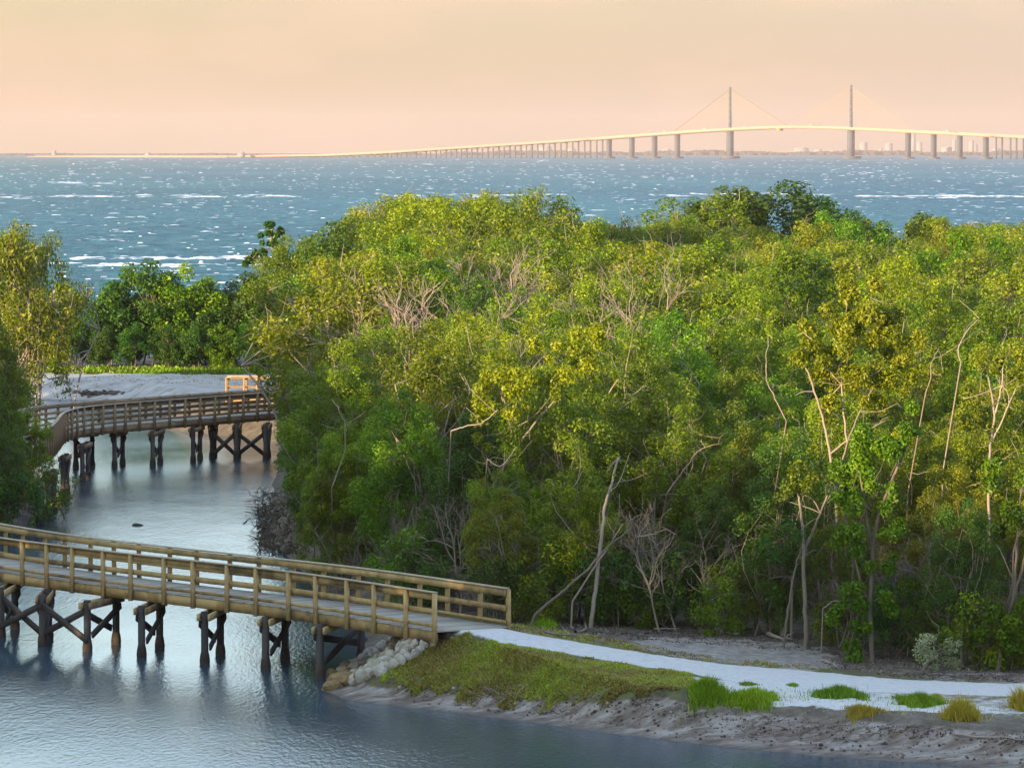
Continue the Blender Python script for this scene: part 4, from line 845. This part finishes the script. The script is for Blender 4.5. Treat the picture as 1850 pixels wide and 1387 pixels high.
sil = custom('silver_shrub', 'silvery grey-green shrub on a crooked pale stem beside the path', 'shrub', [[(1655, 1225), (1668, 1210), (1680, 1190), (1700, 1170)]], [(1690, 1175, 24), (1670, 1180, 16), (1710, 1185, 20), (1725, 1200, 18), (1700, 1215, 20), (1740, 1215, 12), (1680, 1160, 12), (1720, 1165, 12)], 138.2, 'leaf_silver', 'bark_pale', .085, 21, None, .8, .05)

# ---------------- bank details ----------------
# limestone boulders
def rockmesh(seed, mat, n_=1):
    r = np.random.default_rng(seed)
    import bmesh
    bm = bmesh.new(); bmesh.ops.create_icosphere(bm, subdivisions=2, radius=.5)
    pl = r.normal(size=(9, 3)); pl /= np.linalg.norm(pl, axis=1, keepdims=True); dd = r.uniform(.30, .46, 9)
    for v_ in bm.verts:
        p = np.array(v_.co)
        for a, b_ in zip(pl, dd):
            q = p @ a
            if q > b_: p = p - a * (q - b_) * .85
        p *= 1 + .05 * math.sin(p[0] * 13 + seed) * math.cos(p[1] * 11 + p[2] * 9)
        v_.co = p
    me = bpy.data.meshes.new('boulder'); bm.to_mesh(me); bm.free(); me.materials.append(M[mat])
    return me
RK = [rockmesh(i, 'rock') for i in range(6)]; RS = [rockmesh(20 + i, 'rock_stain') for i in range(2)]
rk = np.random.default_rng(8); rp = []
names = ['pale limestone boulder at the top of the pile under the deck corner', 'pale limestone boulder high in the pile beside the boardwalk', 'pale limestone boulder halfway down the pile', 'pale limestone boulder low in the pile', 'limestone boulder near the foot of the pile']
for tr in range(4000):
    if len(rp) > 92: break
    u = rk.random(); w = rk.uniform(-1, 1)
    px = 785 - u * 185; py = 1152 + u * 82 + w * (8 + 16 * math.sin(math.pi * min(1, .15 + u * .8)))
    if any((px - a) ** 2 + ((py - b_) * 1.4) ** 2 < 11.0 ** 2 for a, b_ in rp): continue
    rp.append((px, py)); x, y, z = gp(px, py); s = rk.uniform(.26, .44) * (1 + .35 * u)
    low_ = u > .8 and rk.random() < .6
    ob = link(bpy.data.objects.new('boulder', (RS[len(rp) % 2] if low_ else RK[len(rp) % 6]))); ob.location = (x, y, max(z, 0) + .06); ob.scale = (s * 1.15, s, s * .8); ob.rotation_euler = tuple(rk.uniform(0, 6, 3))
    tag(ob, 'ochre-stained boulder at the waterline end of the pile' if low_ else names[min(4, int(u * 5))], 'boulder', 'limestone boulders piled beside the boardwalk end')
for px, py, s, lab in ((620, 1238, .95, 'largest ochre-stained boulder at the foot of the pile by the water'), (655, 1228, .6, 'rounded brown-stained boulder right of the largest stained one'), (600, 1245, .6, 'brown boulder touching the water beside the last pile')):
    x, y, z = gp(px, py); ob = link(bpy.data.objects.new('boulder', RS[0 if s > .7 else 1])); ob.location = (x, y, z + .1); ob.scale = (s, s * .8, s * .6); tag(ob, lab, 'boulder', 'limestone boulders piled beside the boardwalk end')

def blades(r, base, hgt, lean=.4, w=.012, k=1):
    """curved narrow grass blades as quads"""
    n_ = len(base); d = r.normal(size=(n_, 3)) * lean; d[:, 2] = 1; d /= np.linalg.norm(d, axis=1, keepdims=True)
    h_ = hgt * r.uniform(.5, 1.2, (n_, 1)); sd = r.normal(size=(n_, 3)); sd[:, 2] = 0; sd /= np.linalg.norm(sd, axis=1, keepdims=True) + 1e-9
    m_ = base + d * h_ * .6; tp = m_ + (d + np.array([0, 0, -.35]) + sd * 0) * h_ * .45
    V = np.stack([base - sd * w, base + sd * w, m_ + sd * w * .8, m_ - sd * w * .8, tp], 1).reshape(-1, 3); i = np.arange(n_) * 5
    F = np.concatenate([np.stack([i, i + 1, i + 2], 1), np.stack([i, i + 2, i + 3], 1), np.stack([i + 3, i + 2, i + 4], 1)])
    return V, F
gr = np.random.default_rng(77)
for px, py, w, dpt, hh_, mt, lab, nb_ in ((1278, 1252, 34, 1.0, .30, 'grass', 'tall yellow-green grass clump at the left end of the white bank', 5200), (1362, 1268, 42, .9, .22, 'grass', 'wide bright green grass clump hanging over the bank lip', 5200), (1518, 1258, 44, 1.1, .20, 'grass', 'neat oval bright green grass clump in the white sand', 5600), (1660, 1271, 40, .9, .2, 'grass', 'bright green grass clump left of the tall yellow weed', 4600),
        (1560, 1290, 32, .6, .16, 'weed', 'straggling yellow-green creeper trailing down the bank', 2400), (1738, 1300, 30, .5, .42, 'weed', 'tall yellowed weed standing on the bank edge', 2200), (1846, 1280, 18, .5, .42, 'weed', 'yellow weed cut by the right edge', 1300), (1352, 1237, 16, .4, .08, 'grass', 'tiny flat green tuft above the wide clump', 700), (1432, 1239, 10, .3, .07, 'grass', 'smallest green tuft on the white path shoulder', 400), (985, 1132, 24, .6, .18, 'grass', 'green grass clump beside the last railing post', 1500), (1282, 1149, 9, .3, .2, 'grass', 'small lit green sprig in front of the wood', 300), (1692, 1262, 12, .4, .12, 'weed', 'dry tuft at the right side of the fourth clump', 500)):
    x, y, z = gp(px, py); rx = w * y / FP; a = gr.uniform(0, 6.283, nb_); q = gr.random(nb_) ** .6; q2 = q * (1 + .2 * np.sin(3 * a + px) + .16 * np.sin(7 * a + px * 2) + .1 * gr.normal(size=nb_))
    q2 = np.where(gr.random(nb_) < .07, q2 * gr.uniform(1.1, 2.0, nb_), q2); bx = np.cos(a) * q2 * rx; by = np.sin(a) * q2 * dpt; bz = height(x + bx, y + by) - z - .01
    V, F = blades(gr, np.stack([bx, by, bz], 1), hh_ * 1.75 * (1.15 - .7 * q[:, None]), .35, .008)
    me = np_mesh('grass_clump', V, F, M[mt], False, np.repeat(np.clip(gr.normal(.55, .27, nb_), 0, 1), 5))
    ob = link(bpy.data.objects.new('grass_clump', me)); ob.location = (x, y, z); tag(ob, lab, 'grass clump', 'grass clumps on the bank')
# low herb cover on the bank and along the path
def cover(name, polypx, n_, hgt, mat, label, base_tone, jitn=.2, w=.02, onpath=False):
    poly = [gp(*p)[:2] for p in polypx]; xs_ = [p[0] for p in poly]; ys_ = [p[1] for p in poly]
    X = gr.uniform(min(xs_), max(xs_), n_ * 3); Y = gr.uniform(min(ys_), max(ys_), n_ * 3)
    ins = sdist(X, Y, poly) + .4 * wob(X, Y, 3.5, 9) > 0; ins &= onpath | (sdist(X, Y, PATH) < -.05 + .12 * wob(X, Y, 6, 4))
    X = X[ins][:n_]; Y = Y[ins][:n_]
    Z = height(X, Y); patch = wob(X, Y, 1.2, 14) * .36
    V, F = blades(gr, np.stack([X, Y, Z - .01], 1), hgt * (1 + .5 * wob(X, Y, 2.5, 15)[:, None]), .9, w)
    me = np_mesh(name, V, F, M[mat], False, np.repeat(np.clip(gr.normal(base_tone, jitn, len(X)) + patch, 0, 1), 5))
    tag(link(bpy.data.objects.new(name, me)), label, 'ground cover', kind='stuff')
cover('bank_herbs', [(795, 1150), (860, 1155), (1000, 1180), (1160, 1208), (1250, 1218), (1246, 1250), (1150, 1260), (1040, 1266), (960, 1270), (850, 1266), (760, 1245), (690, 1235), (720, 1205)], 100000, .10, 'grass_dry', 'low brown and green herbs covering the sloping bank', .42, .24, .015)
cover('wrack_line', [(780, 1262), (1000, 1280), (1250, 1304), (1600, 1338), (1880, 1352), (1880, 1328), (1600, 1310), (1300, 1288), (1000, 1262), (800, 1250)], 9000, .07, 'litter', 'dark line of dead roots and wrack along the eroded lip of the bank', .30, .3, .02)
cover('shore_sprouts', [(1200, 1222), (1311, 1234), (1465, 1246), (1850, 1256), (1880, 1300), (1568, 1305), (1362, 1295), (1240, 1280)], 1500, .07, 'grass_dry', 'sparse sprouts and seedlings dotted over the white shoulder of the path', .6, .2, .012)
cover('path_debris', [(900, 1140), (1003, 1155), (1311, 1202), (1850, 1236), (1850, 1290), (1362, 1280), (1157, 1205), (900, 1160)], 900, .02, 'litter', 'fallen leaves and bits of wood strewn over the white path', .4, .3, .018, True)
cover('verge_grass', [(920, 1125), (1000, 1135), (1100, 1155), (1300, 1192), (1500, 1207), (1500, 1213), (1311, 1201), (1157, 1182), (1003, 1156), (918, 1140)], 9000, .07, 'grass_dry', 'thin dry grass verge between the path and the clearing', .40)
cover('beach_grass', [(-60, 664), (520, 668), (520, 676), (300, 676), (-60, 674)], 14000, .3, 'grass', 'strip of low green grass along the top of the beach', .25, .2, .05)
cover('beach_runners', [(60, 674), (520, 676), (520, 700), (60, 706)], 1200, .06, 'grass_dry', 'sparse runners over the pale beach sand', .5, .2, .05)
cover('forest_litter', [(930, 1120), (1150, 1125), (1500, 1150), (1850, 1200), (1850, 1232), (1600, 1222), (1500, 1205), (1470, 1175), (1200, 1160), (1000, 1140)], 16000, .05, 'litter', 'dead leaves and twigs littering the ground at the edge of the wood', .4, .3, .025)
# wrack, roots and driftwood
def twigs(name, label, cat, cx, cy, rx, ry, n_, L, rad, mat='deadwood', z_up=.04, kind=None, group=None):
    x, y, z = gp(cx, cy); t = None; mb = MB()
    for i in range(n_):
        a = np.array([x + gr.normal(0, rx * .5), y + gr.normal(0, ry * .5), 0]); a[2] = gz(a[0], a[1]) + gr.uniform(.0, z_up)
        d = np.array([gr.normal(0, 1), gr.normal(0, .6), gr.normal(0, .22)]); d /= np.linalg.norm(d); b_ = a + d * L * gr.uniform(.4, 1.3)
        b_[2] = max(b_[2], gz(b_[0], b_[1]) + .01)
        mb.tube(bez(a, b_, gr, 5, .09) - np.array([x, y, z]), np.linspace(rad, rad * .3, 5), 5)
    ob = mb.build(name, M[mat], smooth=True); ob.location = (x, y, z); tag(ob, label, cat, group, kind); return ob
DW = 'tangles of washed-up wood on the bank'
for cx, cy, rx, ry, n_, L, rad, lab in ((870, 1268, 1.0, .4, 34, .32, .013, 'tangle of bleached twigs under the left part of the herb bank'), (915, 1262, 1.0, .3, 30, .32, .013, 'pale twisted twigs at the water edge below the herbs'), (1370, 1312, .7, .35, 20, .4, .012, 'brown roots hanging from the lip under the grass clumps'), (1400, 1325, .6, .3, 12, .4, .014, 'forked pale roots on the mud in front of the clumps'), (1010, 1280, 1.0, .3, 14, .5, .014, 'thin scattered twigs on the mud right of the tangle'), (1600, 1330, 1.1, .3, 24, .5, .016, 'dark roots along the eroded lip at the right'), (1480, 1315, .8, .3, 14, .5, .014, 'dark roots below the straggling creeper'), (1180, 1270, 1.2, .3, 16, .45, .012, 'small twigs on the mud below the end of the herb bank')):
    twigs('driftwood_tangle', lab, 'driftwood', cx, cy, rx, ry, n_, L, rad, 'deadwood' if 'pale' in lab or 'bleach' in lab else 'bark_dark', group=DW)
def log(pts, rad, label, mat='deadwood', dzv=.05, br=2):
    p = [np.array(gp(*q)) for q in pts]; o0 = p[0].copy(); k = len(p)
    pp = np.array(p) - o0; pp[:, 2] += dzv; d = np.linspace(0, k - 1, k * 3); pp = np.stack([np.interp(d, np.arange(k), pp[:, j]) for j in range(3)], 1); pp += gr.normal(0, rad * .25, pp.shape)
    mb = MB(); mb.tube(pp, np.linspace(rad, rad * .5, len(pp)), 7)
    for q in range(br): j = gr.integers(1, len(pp)); mb.tube(bez(pp[j], pp[j] + gr.normal(0, .25, 3) * [1, .5, .8] + [0, 0, .12], gr, 4, .1), np.linspace(rad * .5, rad * .15, 4), 5)
    ob = mb.build('driftwood', M[mat], smooth=True); ob.location = tuple(o0); tag(ob, label, 'driftwood', 'single pieces of driftwood')
log([(1722, 1333), (1760, 1335), (1800, 1337), (1850, 1342)], .035, 'long pale branch lying on the mud at the lower right corner', br=4)
log([(1335, 1150), (1290, 1140)], .05, 'short log at the edge of the clearing'); log([(1388, 1148), (1410, 1156), (1432, 1158)], .07, 'short bleached log lying at the back of the clearing')
log([(1595, 1166), (1625, 1160), (1645, 1165)], .11, 'thick pale log behind the lone dark-trunked tree'); log([(1040, 1146), (1060, 1140), (1052, 1115), (1068, 1100)], .05, 'curled pale root at the foot of the wood behind the path')
log([(1490, 1198), (1505, 1204), (1512, 1210)], .04, 'small pale stick at the right end of the clearing'); log([(1182, 1140), (1228, 1138)], .03, 'thin grey stick at the left end of the clearing')
log([(985, 1145), (1010, 1150), (1050, 1148)], .03, 'thin twisted stick beside the green clump near the railing')
# stones and clods on the mud
clodm = rockmesh(60, 'growth'); cn = 0
mb = MB()
cl_r = np.array([v_.co[:] for v_ in clodm.vertices], dtype=np.float32); clf = []
for p_ in clodm.polygons: clf.append(list(p_.vertices))
clf = np.array(clf)
for i in range(1000):
    px = gr.uniform(700, 1880); wlpy = np.interp(px, [620, 850, 1150, 1500, 1850], [1262, 1290, 1331, 1366, 1395]); py = wlpy - gr.uniform(6, 62)
    x, y, z = gp(px, py); s = min(.11, gr.lognormal(-3.1, .6))
    mb.add(cl_r * s * gr.uniform(.7, 1.3, 3).astype(np.float32) + np.array([x, y, z + s * .1], dtype=np.float32), clf, gr.random())
tag(mb.build('mud_clods', M['litter'], smooth=True), 'dark clods and shells scattered over the muddy bank', 'clods', kind='stuff')
# brush pile at the corner of the wood in the channel
t = thing('brush_pile', 'dark heap of roots and oyster shells at the corner of the wood in the channel', 'brush pile', gp(500, 960)); o0 = np.array(t.location)
mb = MB()
for i in range(420):
    px = gr.uniform(464, 545); f = (px - 464) / 80; py = gr.uniform(905 + 5 * (1 - f), 985 + 22 * f); x, y, z = gp(px, py); z = max(z, .0)
    s = gr.lognormal(-2.4, .45); mb.add(cl_r * s * gr.uniform(.6, 1.4, 3).astype(np.float32) + np.array([x, y, z + s * .1 + gr.uniform(0, .12) * f]) - o0, clf, gr.random())
tag(mb.build('oyster_clump', M['growth'], t, True), kind='stuff')
mb = MB()
for i in range(700):
    px = gr.uniform(462, 560); py = gr.uniform(890, 1003); x, y, z = gp(px, py); a = np.array([x, y, max(z, 0)]); b_ = a + np.array([gr.normal(0, .3), gr.normal(0, .3), abs(gr.normal(0, .25))])
    mb.tube(bez(a, b_, gr, 5, .1) - o0, np.linspace(.02, .006, 5), 4)
tag(mb.build('roots', M['bark_dark'], t, True), kind='stuff')
for i, (px, py, lab) in enumerate(((248, 948, 'small dark stick floating alone in the channel'),)):
    x, y, z = P(px, py, .02); mb = MB(); mb.tube([(-.22, 0, 0), (-.1, .02, .03), (.1, 0, .02), (.24, .01, 0)], [.02, .05, .045, .015], 6); ob = mb.build('floating_stick', M['bark_dark'], smooth=True); ob.location = (x, y, z); tag(ob, lab, 'driftwood')
log([(440, 948), (448, 940), (456, 936)], .02, 'thin twig sticking out of the water left of the brush pile', 'bark_dark')
# wrack line on the far beach
mb = MB()
for i in range(380):
    px = gr.uniform(115, 225); py = gr.normal(713, 2.2); x, y, z = gp(px, py); s = gr.lognormal(-1.9, .4)
    mb.add(cl_r * s * np.array([1.4, 1, .6], dtype=np.float32) + np.array([x, y, z + .03], dtype=np.float32), clf, gr.random() * .6)
tag(mb.build('beach_wrack', M['litter'], smooth=True), 'brown line of seaweed wrack along the left part of the beach', 'seaweed', kind='stuff')

# ---------------- haze ----------------
HAZE = True
if HAZE:
    m, n, o = new_mat('haze'); vol = N(n, 'VolumePrincipled'); vol.inputs['Color'].default_value = (.66, .54, .50, 1); vol.inputs['Density'].default_value = 4.2e-5
    vol.inputs['Anisotropy'].default_value = .0; n.links.new(vol.outputs[0], o.inputs['Volume'])
    mb = MB(); mb.abox((0, 12200, 96), 40000, 26000, 200); hz = mb.build('haze', m); tag(hz, 'thin peach evening haze over the bay', 'haze', kind='stuff')
